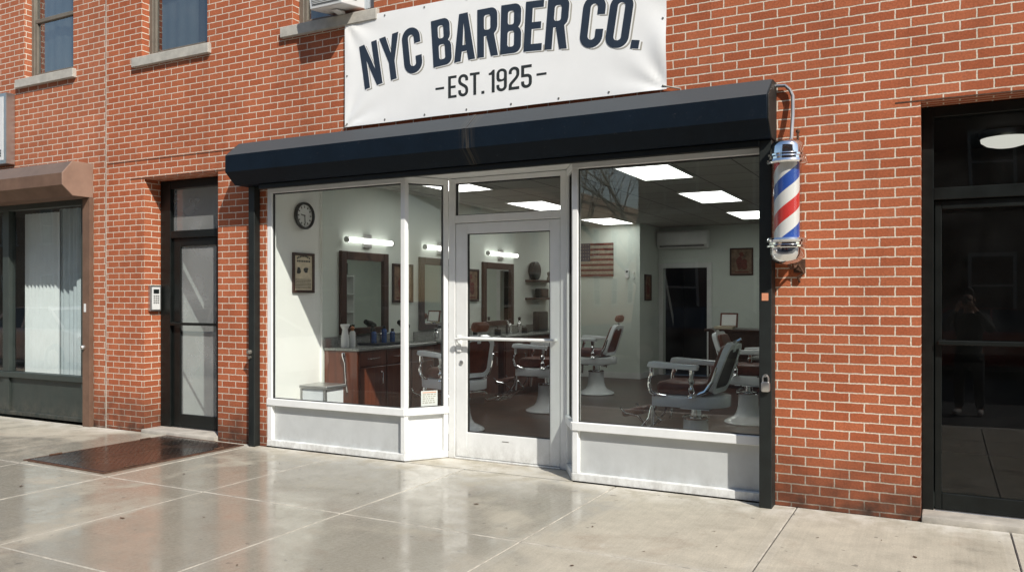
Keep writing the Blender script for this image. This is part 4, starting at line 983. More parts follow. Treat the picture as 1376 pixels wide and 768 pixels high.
    if rest:
        mb = MB()
        for s in (-1, 1):
            mb.tube([(-.35, s*.22, .53), (-.40, s*.22, .47), (-.43, s*.215, .36), (-.53, s*.21, .25), (-.70, s*.205, .16), (-.86, s*.20, .12), (-.90, s*.19, .15)], .013, 8)
            mb.tube([(-.36, s*.26, .50), (-.375, s*.26, .30)], .018, 8)
        mb.box(-.88, -.66, -.2, .2, .125, .137, .004)
        for i in range(5): mb.box(-.87+i*.045, -.855+i*.045, -.19, .19, .138, .150, .003)
        f = mb.build('footrest', m_chrome, t)
        mb = MB(Matrix.Translation((-.63, 0, .40)) @ Matrix.Rotation(R(-12), 4, 'Y')); cushion(mb, -.13, .13, -.19, .19, -.035, .035, .03); mb.build('calf_pad', m_leather, f)
        for s in (-1, 1):
            mb = MB(); mb.tube([(-.76, s*.2, .44), (-.70, s*.2, .385), (-.56, s*.2, .37), (-.46, s*.2, .28), (-.50, s*.2, .25)], .012, 8); mb.build('pad_rail', m_chrome, f)
    return t
c1 = make_chair((-2.08, 1.33, FL), R(-4), 'nearest barber chair, white arms and bare dark back, behind the right shop window', head=False)
c2 = copy_tree(c1); c2.location = (-2.06, 3.6, FL); c2.rotation_euler = (0, 0, R(176)); c2['label'] = 'barber chair turned away, half hidden behind the nearest chair at the right window'
c3 = make_chair((-4.83, 1.52, FL), R(-22), 'red backed barber chair with headrest seen through the glass of the shop door')
c4 = copy_tree(c3); c4.location = (-4.62, 3.38, FL); c4.rotation_euler = (0, 0, R(3)); c4['label'] = 'middle barber chair of the mirror row, cut by the right edge of the door glass'
c5 = copy_tree(c3); c5.location = (-4.78, 5.5, FL); c5.rotation_euler = (0, 0, R(0)); c5['label'] = 'rearmost barber chair, below the wooden flag at the left of the right window'

# ------------------------------------------------------------------ stations along the mirror wall
def counter(y0, y1, label, first):
    t = thing('station_counter', label, 'counter', (0, 0, 0), 0, 'wooden barber stations along the mirror wall')
    xf = -5.735
    mb = MB(); mb.box(XL+.002, xf-.02, y0+.015, y1-.015, FL+.09, .955, .003); mb.box(XL+.002, xf-.07, y0+.02, y1-.02, FL+.001, FL+.089); mb.build('cabinet', m_cab, t)
    mb = MB(); mb.box(XL+.002, xf+.015, y0, y1, .956, .99, .006); mb.box(XL+.002, XL+.022, y0, y1, .991, 1.10, .003); mb.build('countertop', m_granite, t)
    n = 3; w = (y1-y0-.06)/n
    for i in range(n):
        a = y0+.03+i*w
        mb = MB(); mb.box(xf-.0195, xf-.002, a+.008, a+w-.008, .78, .94, .003); d = mb.build('drawer', m_cab, t)
        mb = MB(); mb.tube([(xf-.002, a+w*.3, .865), (xf+.022, a+w*.32, .865), (xf+.022, a+w*.68, .865), (xf-.002, a+w*.7, .865)], .006, 8); mb.build('handle', m_chrome, d)
        mb = MB(); mb.box(xf-.0195, xf-.002, a+.008, a+w-.008, .17, .765, .003); d = mb.build('door', m_cab, t)
        mb = MB(); mb.tube([(xf-.002, a+w*.8, .56), (xf+.022, a+w*.8, .57), (xf+.022, a+w*.8, .69), (xf-.002, a+w*.8, .70)], .006, 8); mb.build('handle', m_chrome, d)
    if first:
        mb = MB(); mb.box(XL+.05, XL+.06, y0-.06, y0-.05, .99, 1.13)
        mb.bm.free()
        mb = MB(); mb.tube([(XL+.30, y0-.01, .93), (XL+.31, y0-.02, .90), (XL+.33, y0-.015, .82), (XL+.34, y0-.012, .6), (XL+.36, y0-.01, .5)], [.02, .02, .012, .010, .010], 8); mb.build('hose', m_chrome, t)
    return t
counter(.85, 2.42, 'mahogany barber station with granite top nearest the left shop window', True)
counter(2.62, 4.12, 'second mahogany barber station, behind the first barber chair of the mirror row', False)
counter(4.28, 6.6, 'rearmost dark barber station seen through the shop door', False)
def mirror(y0, y1, label):
    t = thing('wall_mirror', label, 'mirror', (0, 0, 0), 0, 'wood framed mirrors over the stations')
    z0, z1, w, d = 1.115, 2.10, .10, .045
    mb = MB(); X = XL+.001
    mb.box(X, X+d, y0, y0+w, z0, z1, .006); mb.box(X, X+d, y1-w, y1, z0, z1, .006); mb.box(X, X+d, y0+w, y1-w, z1-w, z1, .006); mb.box(X, X+d, y0+w, y1-w, z0, z0+w*.8, .006); mb.build('frame', m_frame, t)
    mb = MB(); mb.box(X, X+.018, y0+w, y1-w, z0+w*.8, z1-w); mb.build('mirror_glass', m_mirror, t)
mirror(1.115, 2.03, 'wood framed wall mirror over the station nearest the street')
mirror(2.74, 3.66, 'wood framed wall mirror over the second station, in the angled side glass')
mirror(4.43, 5.42, 'wood framed wall mirror seen through the glass of the shop door')
def barlight(y0, y1, label):
    t = thing('vanity_light', label, 'wall light', (0, 0, 0), 0, 'tube lights over the mirrors')
    yc = (y0+y1)/2; X = XL+.001
    mb = MB(); mb.box(X, X+.03, yc-.075, yc+.075, 2.155, 2.32, .006); mb.build('bracket', m_steel, t)
    for q in (y0-.025, y1):
        mb = MB(); mb.tube([(X+.06, q, 2.236), (X+.06, q+.025, 2.236)], .034, 12); mb.build('tube_cap', m_steel, t)
    mb = MB(); mb.tube([(X+.06, y0, 2.236), (X+.06, y1, 2.236)], .031, 14); mb.build('tube', m_bar, t)
barlight(1.20, 2.06, 'lit tube light over the mirror nearest the street')
barlight(2.83, 3.70, 'lit tube light over the second mirror, in the angled side glass')
barlight(4.545, 5.49, 'lit tube light over the mirror seen through the shop door')
# clock
ck = thing('wall_clock', 'round dark rimmed wall clock high on the left wall', 'clock', (-6.255, .545, 2.455))
mb = MB(); mb.lathe([(.135, 0), (.148, .01), (.15, .04), (.14, .05), (.125, .045), (.125, .02)], (0, 0, 0), 36, axis='x'); mb.build('rim', m_bblack, ck)
mb = MB(); mb.lathe([(.124, .021), (.124, .024), (.0, .0245)], (0, 0, 0), 36, axis='x'); mb.build('face', m_white, ck)
mb = MB()
for k in range(12):
    a = R(30*k); mb.M = Matrix.Rotation(a, 4, 'X'); mb.box(.0255, .0275, -.006, .006, .085, .108)
for a, L in ((R(185), .085), (R(80), .06)):
    mb.M = Matrix.Rotation(a, 4, 'X'); mb.box(.028, .03, -.005, .005, -.01, L)
mb.build('hands', m_bblack, ck)
# framed prints
def print_frame(name, label, plane, p, a0, a1, z0, z1, art, fw=.03, group=None):
    """plane 'x': on the mirror wall facing +X at x=p; 'y': facing the street at y=p"""
    t = thing(name, label, 'picture', (0, 0, 0), 0, group)
    def bx(mb, u0, u1, v0, v1, d0, d1, bev=0, mi=0):
        if plane == 'x': mb.box(p+d0, p+d1, u0, u1, v0, v1, bev, mi)
        else: mb.box(u0, u1, p-d1, p-d0, v0, v1, bev, mi)
    mb = MB(); bx(mb, a0, a0+fw, z0, z1, .001, .025, .003); bx(mb, a1-fw, a1, z0, z1, .001, .025, .003); bx(mb, a0+fw, a1-fw, z0, z0+fw, .001, .025, .003); bx(mb, a0+fw, a1-fw, z1-fw, z1, .001, .025, .003); mb.build('frame', m_frame, t)
    paper, ink = (m_paper, m_ink2) if art == 'poster' else (m_paper2, m_ink2)
    mb = MB(); bx(mb, a0+fw, a1-fw, z0+fw, z1-fw, .001, .010); mb.build('print', paper, t)
    mb = MB(); w, h = a1-a0, z1-z0
    def P(u0, u1, v0, v1): bx(mb, a0+w*u0, a0+w*u1, z0+h*v0, z0+h*v1, .0102, .012)
    if art == 'poster':
        rnd = random.Random(3)
        x = .2
        while x < .78:                                   # hand-lettered heading: uneven dabs on an arch
            k = .045+rnd.random()*.03; P(x, x+k*.8, .84+.06*math.sin((x-.2)/.58*PI), .885+.06*math.sin((x-.2)/.58*PI)); x += k+.012
        x = .2
        while x < .8: k = .05+rnd.random()*.03; P(x, x+k*.8, .77, .815); x += k+.012
        for j in range(7):
            x = .14
            while x < .84: k = .02+rnd.random()*.06; P(x, min(.86, x+k), .12+j*.035, .132+j*.035); x += k+.015
        for cx_, cz_, rx_, rz_ in ((.28, .56, .085, .10), (.62, .57, .10, .08)):
            f = lambda u, v: (p+.0118, u, v) if plane == 'x' else (u, p-.0118, v)
            pts = [(a0+w*(cx_+rx_*math.cos(q)*(1+.25*math.sin(3*q+cx_*9))), z0+h*(cz_+rz_*math.sin(q)*(1+.2*math.cos(2*q)))) for q in [2*PI*i/22 for i in range(22)]]
            mb.poly([pts], f)
    else:
        f = lambda u, v: (p+.0118, u, v) if plane == 'x' else (u, p-.0118, v)
        for cx_, cz_, rx_, rz_ in ((.42, .45, .14, .24), (.62, .40, .13, .2), (.5, .76, .10, .08)):
            pts = [(a0+w*(cx_+rx_*math.cos(q)*(1+.2*math.sin(4*q+cx_*7))), z0+h*(cz_+rz_*math.sin(q))) for q in [2*PI*i/20 for i in range(20)]]
            mb.poly([pts], f); f = (lambda g: (lambda u, v: (g(u, v)[0]+(.0004 if plane == 'x' else 0), g(u, v)[1]-(0 if plane == 'x' else .0004), g(u, v)[2])))(f)
        P(.2, .8, .10, .14)
    mb.build('artwork', ink if art == 'poster' else m_red, t)
    return t
print_frame('framed_poster', 'framed cream poster with dark heading and two dark figures on the left wall', 'x', -6.255, .372, .714, 1.605, 2.045, 'poster')
print_frame('framed_print', 'brown framed print hanging between the first two mirrors', 'x', XL, 2.15, 2.60, 1.49, 1.99, 'dark')
print_frame('framed_print', 'narrow framed print left of the mirror seen through the door', 'x', XL, 3.86, 4.33, 1.50, 1.98, 'dark')
print_frame('framed_print', 'dark framed print high on the back wall near the barber pole', 'y', YB, -3.54, -3.11, 1.97, 2.48, 'dark')
print_frame('framed_print', 'small narrow framed print beside the dark back doorway', 'x', -4.93, 8.25, 8.62, 1.50, 1.99, 'dark')
# shelves with their things
def shelf(z, label): 
    mb = MB(); mb.box(XL+.001, XL+.20, 5.90, 6.75, z-.035, z, .004); o = mb.build('wall_shelf', m_frame); tag(o, label, 'shelf')
shelf(1.855, 'upper dark wooden wall shelf seen through the door'); shelf(1.555, 'lower dark wooden wall shelf seen through the door')
mb = MB(); mb.lathe([(.15, 0), (.155, .05), (.155, .09), (.13, .10), (.02, .103)], (XL+.02, 6.14, 2.01), 28, axis='x', sy=1.0); o = mb.build('round_clock_case', m_bblack); tag(o, 'round black clock case standing on the upper wall shelf', 'clock')
mb = MB(); mb.box(XL+.04, XL+.16, 6.2, 6.5, 1.556, 1.71, .012); mb.box(XL+.162, XL+.168, 6.23, 6.47, 1.58, 1.69, .003, 1); o = mb.build('wooden_box', [m_bblack, m_frame]); tag(o, 'small black box standing on the lower wall shelf', 'box')
mb = MB(); mb.lathe([(.03, 0), (.036, .01), (.03, .05), (.012, .07), (.025, .10), (.03, .13), (.012, .15)], (XL+.1, 6.62, 1.856), 16); o = mb.build('trophy', m_brass); tag(o, 'small dark ornament at the right end of the upper wall shelf', 'ornament')
# bottles and tools
def bottle(name, x, y, z, prof, m, capm, capprof, label, group=None, cat='bottle'):
    t = thing(name, label, cat, (x, y, z), 0, group)
    mb = MB(); mb.lathe(prof, seg=20); mb.build('bottle_body', m, t)
    mb = MB(); mb.lathe(capprof, seg=16); mb.build('cap', capm, t)
    return t
CT = .9905
bottle('pump_bottle', -6.03, .99, CT, [(.044, 0), (.046, .01), (.046, .10), (.036, .16), (.03, .20)], m_white, m_white, [(.03, .2005), (.05, .235), (.055, .25), (.05, .26), (0, .262)], 'tall white bottle with flared top on the front corner of the granite counter')
bottle('spray_bottle', -6.02, 1.11, CT, [(.032, 0), (.034, .01), (.034, .16), (.02, .18)], m_white, m_copper, [(.016, .1805), (.02, .20), (.028, .215), (.012, .23), (.0, .235)], 'slim white bottle with copper cap beside the tall white bottle')
bottle('lotion_bottle', -6.08, 1.19, CT, [(.03, 0), (.032, .01), (.032, .13), (.018, .15)], m_red, m_bblack, [(.018, .1505), (.018, .18), (0, .182)], 'short red bottle behind the slim white bottle on the counter')
mb = MB(); mb.prism([(p[0], p[1]) for p in rrect(-6.16, 1.36, -5.84, 1.98, .04)], 'z', CT+.001, CT+.012, 0, .002); mb.prism(rrect(-6.17, 1.35, -5.83, 1.99, .045), 'z', CT+.0121, CT+.024, 0); o = mb.build('tool_tray', m_bblack); tag(o, 'black tray of barber bottles on the granite counter', 'tray')
TR = CT+.0245
for i, (x, y, hh, mm, lab) in enumerate([(-5.98, 1.46, .15, m_bblue, 'blue bottle at the near end of the black tray'), (-6.06, 1.54, .19, m_bblack, 'tall black bottle behind the blue ones on the black tray'), (-5.95, 1.62, .18, m_bblue, 'tallest blue bottle in the middle of the black tray'), (-6.05, 1.70, .12, m_chrome, 'short steel tin in the middle of the black tray'), (-5.96, 1.80, .14, m_bblue, 'blue bottle at the far end of the black tray')]):
    bottle('barbicide_jar', x, y, TR, [(.03, 0), (.032, .01), (.032, hh*.8), (.02, hh*.92)], mm, m_bblack if mm is not m_chrome else m_steel, [(.018, hh*.921), (.02, hh+.02), (.0, hh+.023)], lab, 'bottles on the black tray')
# hair dryer leaning on its stand
hd = thing('hair_dryer', 'black hair dryer standing nozzle up behind the tray on the counter', 'hair dryer', (-5.95, 2.05, CT))
mb = MB(); mb.lathe([(.05, 0), (.05, .015), (.02, .02)], seg=18); mb.tube([(0, 0, .02), (0, 0, .10), (0, -.03, .17), (0, -.05, .21)], [.018, .022, .03, .034], 12); mb.build('grip', m_bblack, hd)
mb = MB(); mb.tube([(0, .05, .20), (0, -.03, .225), (0, -.10, .25), (0, -.13, .26)], [.04, .048, .036, .03], 14); mb.build('barrel', m_bblack, hd)
# chrome clippers / jars at the next stations
k = 0
for (x, y, r_, hh, mm, lab) in [(-5.95, 2.75, .035, .16, m_chrome, 'chrome jar at the near end of the second counter'), (-6.0, 2.92, .04, .20, m_white, 'white dispenser on the second counter'), (-5.9, 3.1, .03, .14, m_bblue, 'small blue bottle on the second counter'), (-6.05, 3.35, .045, .22, m_chrome, 'tall chrome shaker on the second counter'), (-5.92, 3.72, .03, .17, m_bblack, 'black spray bottle at the far end of the second counter'),
                                  (-5.98, 4.50, .05, .13, m_bblack, 'squat black pot left under the door mirror'), (-5.92, 4.78, .03, .24, m_chrome, 'tall chrome bottle under the door mirror'), (-6.05, 4.95, .03, .20, m_bblack, 'slim black bottle under the door mirror'), (-5.93, 5.12, .035, .26, m_chrome, 'chrome clipper stand under the right end of the door mirror'), (-6.0, 5.42, .055, .12, m_bblack, 'round black brush pot right of the door mirror')]:
    bottle('barber_jar', x, y, CT, [(r_, 0), (r_*1.05, .01), (r_*1.05, hh*.62), (r_*.5, hh*.75)], mm, m_chrome if mm is m_bblack else m_bblack, [(r_*.52, hh*.751), (r_*.6, hh*.9), (r_*.8, hh*.95), (r_*.2, hh)], lab, 'jars and bottles on the rear counters', 'jar')
mb = MB(); mb.prism(rrect(-6.10, 5.9, -5.98, 6.32, .05), 'z', CT+.001, CT+.33, 0, .02, 2); o = mb.build('towel_warmer', m_bblack); tag(o, 'black round cornered towel warmer on the rear counter', 'appliance')
# white box with steel lid below the left window
wb = thing('white_cabinet', 'low white cabinet with steel lid inside the left shop window', 'cabinet')
mb = MB(); mb.box(-6.06, -5.73, .31, .60, FL+.001, .585, .004); mb.build('body', m_porc, wb)
mb = MB(); mb.box(-6.08, -5.70, .29, .62, .586, .625, .008); mb.box(-5.752, -5.722, .300, .325, FL+.001, .585); mb.box(-6.068, -6.04, .300, .325, FL+.001, .585); mb.build('lid', m_steel, wb)
mb = MB(); mb.tube([(-5.73, .40, .40), (-5.715, .41, .40), (-5.715, .50, .40), (-5.73, .51, .40)], .007, 8); mb.build('handle', m_chrome, wb)
# card with print leaning at the side window
pc_ = thing('price_card', 'small white printed card standing inside the angled side window', 'card', (-4.40, .27, .503), math.atan2(.37, .255))
mb = MB(); mb.box(-.085, .085, .0, .004, 0, .15); mb.build('card', m_white, pc_)
mb = MB()
for i in range(5):
    x = -.07
    while x < .055: k_ = random.uniform(.012, .035); mb.box(x, x+k_, -.0016, -.0002, .03+i*.02, .040+i*.02); x += k_+.008
mb.build('print', m_inkgrey, pc_)
mb = MB(); mb.box(-.07, .07, -.0016, -.0002, .13, .138); mb.build('heading', m_orange, pc_)
# ------------------------------------------------------------------ back of the shop
fl_ = thing('wooden_flag', 'weathered wooden flag with red and cream stripes on the rear wall', 'flag')
fx0, fx1, fz0, fz1 = -6.22, -5.44, 1.95, 2.58; n = 13; hs = (fz1-fz0)/n
for nm, sel, mm in (('red_stripe', 0, m_red), ('cream_stripe', 1, m_cream)):
    mb = MB()
    for i in range(n):
        if i % 2 == sel: mb.box(fx0, fx1, YF-.03, YF-.002, fz1-(i+1)*hs+.002, fz1-i*hs-.002, .002)
    mb.build(nm, mm, fl_)
mb = MB(); mb.box(fx0, fx0+.32, YF-.034, YF-.0302, fz1-7*hs, fz1-.002); mb.build('canton', m_blue, fl_)
mb = MB()
for r_ in range(5):
    for c_ in range(6):
        cx_, cz_ = fx0+.035+c_*.05, fz1-.035-r_*.063
        pts = [(cx_+(.013 if q % 2 == 0 else .005)*math.sin(PI*q/5), cz_+(.013 if q % 2 == 0 else .005)*math.cos(PI*q/5)) for q in range(10)]
        mb.poly([pts], lambda u, v: (u, YF-.0346, v))
mb.build('stars', m_cream, fl_)
th_ = thing('thermostat', 'small white oval thermostat on the pale rear wall', 'thermostat', (-5.17, YF, 2.0))
mb = MB(); mb.prism(rrect(-.04, -.09, .04, .09, .035), 'y', -.03, -.001, 0, .006); mb.build('body', m_white, th_)
mb = MB(); mb.box(-.018, .018, -.0315, -.0302, .02, .05); mb.build('display', m_bblack, th_)
mb = MB(); mb.box(-5.06, -5.03, YF-.02, YF-.001, 1.99, 2.04, .004); mb.box(-5.06, -5.03, YF-.02, YF-.001, 1.90, 1.93, .004); o = mb.build('wall_switch', m_white); tag(o, 'tiny white switch right of the thermostat', 'switch')
sp_ = thing('split_air_conditioner', 'white wall air conditioner high above the dark back doorway', 'air conditioner')
mb = MB(); mb.prism([(YB-.001, 2.50), (YB-.001, 2.83), (YB-.17, 2.83), (YB-.215, 2.79), (YB-.215, 2.58), (YB-.15, 2.50)], 'x', -4.90, -3.92, 0, .012, 2); mb.build('case', m_white, sp_)
mb = MB(); mb.box(-4.84, -3.98, YB-.205, YB-.16, 2.528, 2.55); mb.build('vent', m_bblack, sp_)
dk = thing('reception_desk', 'dark wooden reception desk against the rear right wall', 'desk')
mb = MB(); mb.box(-3.50, -2.2, 7.35, 7.95, FL+.001, .985, .004); mb.build('body', m_frame, dk)
mb = MB(); mb.box(-3.56, -2.15, 7.30, 8.0, .986, 1.03, .008); mb.build('top', m_frame, dk)
for i in range(3):
    mb = MB(); mb.box(-3.46+i*.42, -3.08+i*.42, 7.335, 7.349, FL+.10, .93, .004); mb.build('panel', m_frame, dk)
cr_ = thing('card_reader', 'small framed screen standing on the reception desk', 'screen', (-3.22, 7.6, 1.031))
mb = MB(Matrix.Rotation(R(-14), 4, 'X')); mb.box(-.15, .15, -.012, .012, .02, .27, .006); mb.box(-.05, .05, -.01, .09, .0, .02); mb.build('case', m_cab, cr_)
mb = MB(Matrix.Rotation(R(-14), 4, 'X')); mb.box(-.12, .12, -.0145, -.0122, .05, .24); mb.build('display', m_white, cr_)
mb = MB()
for i in range(4): mb.box(-3.42+i*.006, -3.10+i*.004, 7.35, 7.55, 1.031+i*.011, 1.041+i*.011)
o = mb.build('magazine_stack', m_paper); tag(o, 'short stack of magazines on the front edge of the reception desk', 'magazines')
tr_ = thing('tool_trolley', 'dark wooden tool cabinet with grey top behind the nearest barber chairs', 'cabinet')
mb = MB(); mb.box(-2.05, -1.5, 4.15, 4.65, FL+.06, .77, .004); mb.build('body', m_cab, tr_)
mb = MB(); mb.box(-2.12, -1.45, 4.08, 4.70, .771, .815, .008); mb.build('top', m_granite, tr_)
for i in range(3):
    mb = MB(); mb.box(-2.02, -1.53, 4.134, 4.149, .14+i*.21, .33+i*.21, .003); d = mb.build('drawer', m_cab, tr_)
    mb = MB(); mb.tube([(-1.87, 4.134, .24+i*.21), (-1.87, 4.112, .24+i*.21), (-1.68, 4.112, .24+i*.21), (-1.68, 4.134, .24+i*.21)], .006, 8); mb.build('handle', m_chrome, d)
for x in (-2.0, -1.55):
    for y in (4.2, 4.6):
        mb = MB(); mb.lathe([(.028, -.012), (.03, 0), (.028, .012)], (x, y, FL+.03), 14, axis='x'); mb.box(x-.012, x+.012, y-.008, y+.008, FL+.03, FL+.062); mb.build('wheel', m_bblack, tr_)
# white shelf unit on the right wall (seen in the first mirror)
su = thing('shelf_unit', 'white open shelf unit on the right wall, seen in the mirror nearest the street', 'shelf')
mb = MB(); y0, y1, z0, z1 = 6.95, 7.6, FL+.001, 2.05; X = XR-.002
mb.box(X-.35, X, y0, y0+.03, z0, z1); mb.box(X-.35, X, y1-.03, y1, z0, z1); mb.box(X-.02, X, y0+.03, y1-.03, z0, z1)
for i in range(6): mb.box(X-.35, X-.0205, y0+.03, y1-.03, z0+.02+i*.385, z0+.045+i*.385)
mb.build('carcass', m_white, su)
mb = MB(); mb.box(XR-.3, XR-.05, 7.0, 7.45, 2.052, 2.30, .01); o = mb.build('storage_box', m_bblack); tag(o, 'black storage box on top of the white shelf unit, seen in the mirror', 'box')
# door mat
mb = MB(); mb.box(-4.15, -3.05, .52, 1.22, FL+.001, FL+.014, .004); o = mb.build('door_mat', m_dark); tag(o, 'black mat just inside the shop door', 'mat')
# ceiling lights
cl = [(-3.04, 1.72, 2.70, 'front ceiling light panel in the right window, closest to the shutter'), (-3.04, 4.02, 5.24, 'middle ceiling light panel of the right row'), (-3.04, 6.68, 7.93, 'rear ceiling light panel of the right row, above the framed print'),
      (-5.55, 1.58, 2.56, 'front ceiling light panel above the door, at the left of the transom'), (-5.53, 3.95, 5.12, 'middle ceiling light panel, at the right of the transom'), (-5.55, 6.68, 7.84, 'rear ceiling light panel above the wooden flag')]
for x, a, b, lab in cl:
    t = thing('ceiling_light', lab, 'ceiling light', (0, 0, 0), 0, 'square light panels in the shop ceiling')
    mb = MB(); mb.box(x-.02, x, a-.02, b+.02, CE-.02, CE-.001); mb.box(x+.56, x+.58, a-.02, b+.02, CE-.02, CE-.001); mb.box(x, x+.56, a-.02, a, CE-.02, CE-.001); mb.box(x, x+.56, b, b+.02, CE-.02, CE-.001); mb.build('frame', m_white, t)
    mb = MB(); mb.box(x, x+.56, a, b, CE-.014, CE-.0012); mb.build('diffuser', m_troffer, t)
# lobby lamp behind the right black door
lp = thing('ceiling_lamp', 'round frosted ceiling lamp glowing behind the right door transom', 'ceiling light', (.48, 1.95, 2.86))
mb = MB(); mb.lathe([(.21, .135), (.21, .10), (.20, .075)], seg=36); mb.build('rim', m_steel, lp)
mb = MB(); mb.lathe([(.195, .08), (.19, .05), (.15, .02), (.09, .003), (.0, 0)], seg=36); mb.build('lamp_shade', m_lamp, lp)
# ------------------------------------------------------------------ other side of the street (seen in the glass)
m_tanb = brick('tan_brick', (.33, .20, .12), (.38, .25, .16), (.5, .42, .33), grime=.2)
m_darkb = brick('brown_brick', (.13, .06, .04), (.18, .085, .055), (.25, .2, .17), grime=.2)
def far_building(name, label, x0, x1, y0, y1, h, m, nx, nz, side=None):
    """block with its street front at y1 (facing +Y); side: openings on its +X flank too"""
    t = thing(name, label, 'building', ((x0+x1)/2, y1, 0)); off_ = Vector((-(x0+x1)/2, -y1, 0)); M = Matrix.Translation(off_)
    mb = MB(M); mb.box(x0, x1, y0, y1, -.1, h); mb.box(x0-.15, x1+.15, y0-.15, y1+.15, h+.002, h+.4); mb.build('wall', m, t)
    pane = None
    w, hh = 1.1, 1.75
    for k in range(nz):
        z = 1.0 if k == 0 else 1.2+3.1*k
        for i in range(nx):
            x = x0+(x1-x0)*(i+.5)/nx
            if pane is None:
                mb = MB(); mb.box(-w/2-.1, w/2+.1, 0, .06, -.12, 0); mb.box(-w/2, -w/2+.08, 0, .03, 0, hh); mb.box(w/2-.08, w/2, 0, .03, 0, hh); mb.box(-w/2+.08, w/2-.08, 0, .03, hh-.1, hh); mb.box(-w/2+.08, w/2-.08, .001, .03, hh/2-.03, hh/2+.03)
                win = mb.build('window', m_stone, t); pane = win
                mb = MB(); mb.box(-w/2+.081, w/2-.081, .002, .012, 0, hh-.1); mb.build('pane', m_fglass, win); o = win
            else: o = copy_tree(win, t)
            o.location = (x+off_.x, 0, z)
    if side:
        n, zz = side
        for k in range(zz):
            for i in range(n):
                o = copy_tree(win, t); o.location = (x1+off_.x, y1-(i+.6)*(y1-y0)/n+off_.y, 1.2+3.1*k); o.rotation_euler = (0, 0, R(-90))
    return t
m_fglass = mat('far_window_glass', (.03, .035, .04), .08, var=.1, spec=.6)
far_building('row_house', 'tan brick row house on the side street corner across the road', -44, -20, -64, -18.4, 7.7, m_tanb, 8, 2, (14, 2))
far_building('apartment_block', 'tall brown brick apartment block facing the barber shop across the road', -8.6, 22, -34, -18.4, 15.5, m_darkb, 11, 4)
far_building('apartment_block', 'lower brown brick block farther right across the road', 22.5, 48, -34, -18.4, 11, m_darkb, 8, 3)
far_building('warehouse', 'low brown brick building closing the end of the side street', -22, -6, -96, -82, 8.5, m_darkb, 5, 2)
mb = MB()
mb.face([(-20, -82, -.128), (-8.6, -82, -.128), (-8.6, -15.2, -.128), (-20, -15.2, -.128)]); o = mb.build('side_street', m_asph); tag(o, kind='structure')
# bare street tree
def bare_tree(loc, h, seed, label):
    rnd = random.Random(seed); t = thing('bare_tree', label, 'tree', loc)
    trunk, twig = MB(), MB()
    def branch(p, d, L, r, lev):
        n = 4; pts = [p]; rs = [r]
        for i in range(n):
            d = (d + Vector((rnd.uniform(-.16, .16), rnd.uniform(-.16, .16), rnd.uniform(-.04, .12)))).normalized(); p = p + d*(L/n); pts.append(p); rs.append(max(.004, r*(1-.45*(i+1)/n)))
        (trunk if lev == 0 else twig).tube(pts, rs, 7 if lev < 2 else 4, 0, False)
        if lev >= 5: return
        for i in range(1, n+1):
            for _ in range(1 if i < n else 2):
                if lev == 0 and i < 2: continue
                a = rnd.uniform(0, 2*PI); s = Vector((math.cos(a), math.sin(a), rnd.uniform(.2, .9)))
                branch(pts[i], (d*.55+s*.75).normalized(), L*rnd.uniform(.55, .78), rs[i]*.68, lev+1)
    branch(Vector((0, 0, 0)), Vector((0, 0, 1)), h*.42, h*.016, 0)
    trunk.build('trunk', m_bark, t, sharp=80); twig.build('crown', m_bark, t, sharp=80)
bare_tree((-7.75, -15.8, 0), 9.0, 5, 'leafless street tree across the road, reflected in the right shop window')
bare_tree((-17.5, -15.9, 0), 8.0, 9, 'leafless street tree across the road near the tan row house')
# parked cars
def car(loc, rz, label, paint):
    t = thing('parked_car', label, 'car', loc, rz, 'cars parked along the street')
    prof = [(-2.2, .28), (-2.28, .55), (-2.2, .86), (-1.55, .98), (-1.45, .99), (1.35, 1.0), (2.05, .92), (2.22, .70), (2.25, .40), (2.18, .26), (1.75, .24), (-1.8, .24)]
    mb = MB(); mb.prism([p for p in prof], 'y', -.88, .88, 0, .07, 3); mb.build('body', paint, t)
    cab = [(-1.25, .98), (-.75, 1.40), (-.2, 1.47), (.75, 1.45), (1.55, .99)]
    mb = MB()
    n = len(cab)
    A = mb._add([(x, -(.80 if z < 1.1 else .62), z) for x, z in cab]); B = mb._add([(x, (.80 if z < 1.1 else .62), z) for x, z in cab])
    for i in range(n-1): mb.bm.faces.new((A[i], B[i], B[i+1], A[i+1]))
    mb.bm.faces.new(A); mb.bm.faces.new(B[::-1]); mb.build('window_glass', m_fglass, t)
    mb = MB()
    mb.prism([(-.78, 1.405), (-.2, 1.478), (.75, 1.458), (.86, 1.40), (.7, 1.43), (-.2, 1.45)], 'y', -.64, .64, 0, .01)
    for s in (-1, 1): mb.tube([(-1.28, s*.815, .99), (-.76, s*.635, 1.41)], .03, 6); mb.tube([(1.57, s*.815, 1.0), (.77, s*.635, 1.45)], .035, 6); mb.tube([(.05, s*.82, .99), (.02, s*.63, 1.46)], .03, 6)
    mb.build('roof', paint, t)
    for x in (-1.42, 1.38):
        for s in (-1, 1):
            mb = MB(); mb.lathe([(.20, -.10), (.31, -.10), (.335, -.06), (.335, .06), (.31, .10), (.20, .10)], (x, s*.82, .335), 24, axis='y'); w = mb.build('wheel', m_bblack, t)
            mb = MB(); mb.lathe([(.205, -.102), (.17, -.108), (.04, -.115), (.0, -.115)] if s < 0 else [(.205, .102), (.17, .108), (.04, .115), (.0, .115)], (x, s*.82, .335), 20, axis='y'); mb.build('rim', m_steel, w)
    for s in (-1, 1):
        mb = MB(); mb.box(-2.30, -2.15, s*.8-.12, s*.8+.05, .62, .78, .02); mb.build('headlight', m_chrome, t)
        mb = MB(); mb.box(2.12, 2.27, s*.78-.10, s*.78+.06, .66, .84, .02); mb.build('taillight', m_tail, t)
    return t
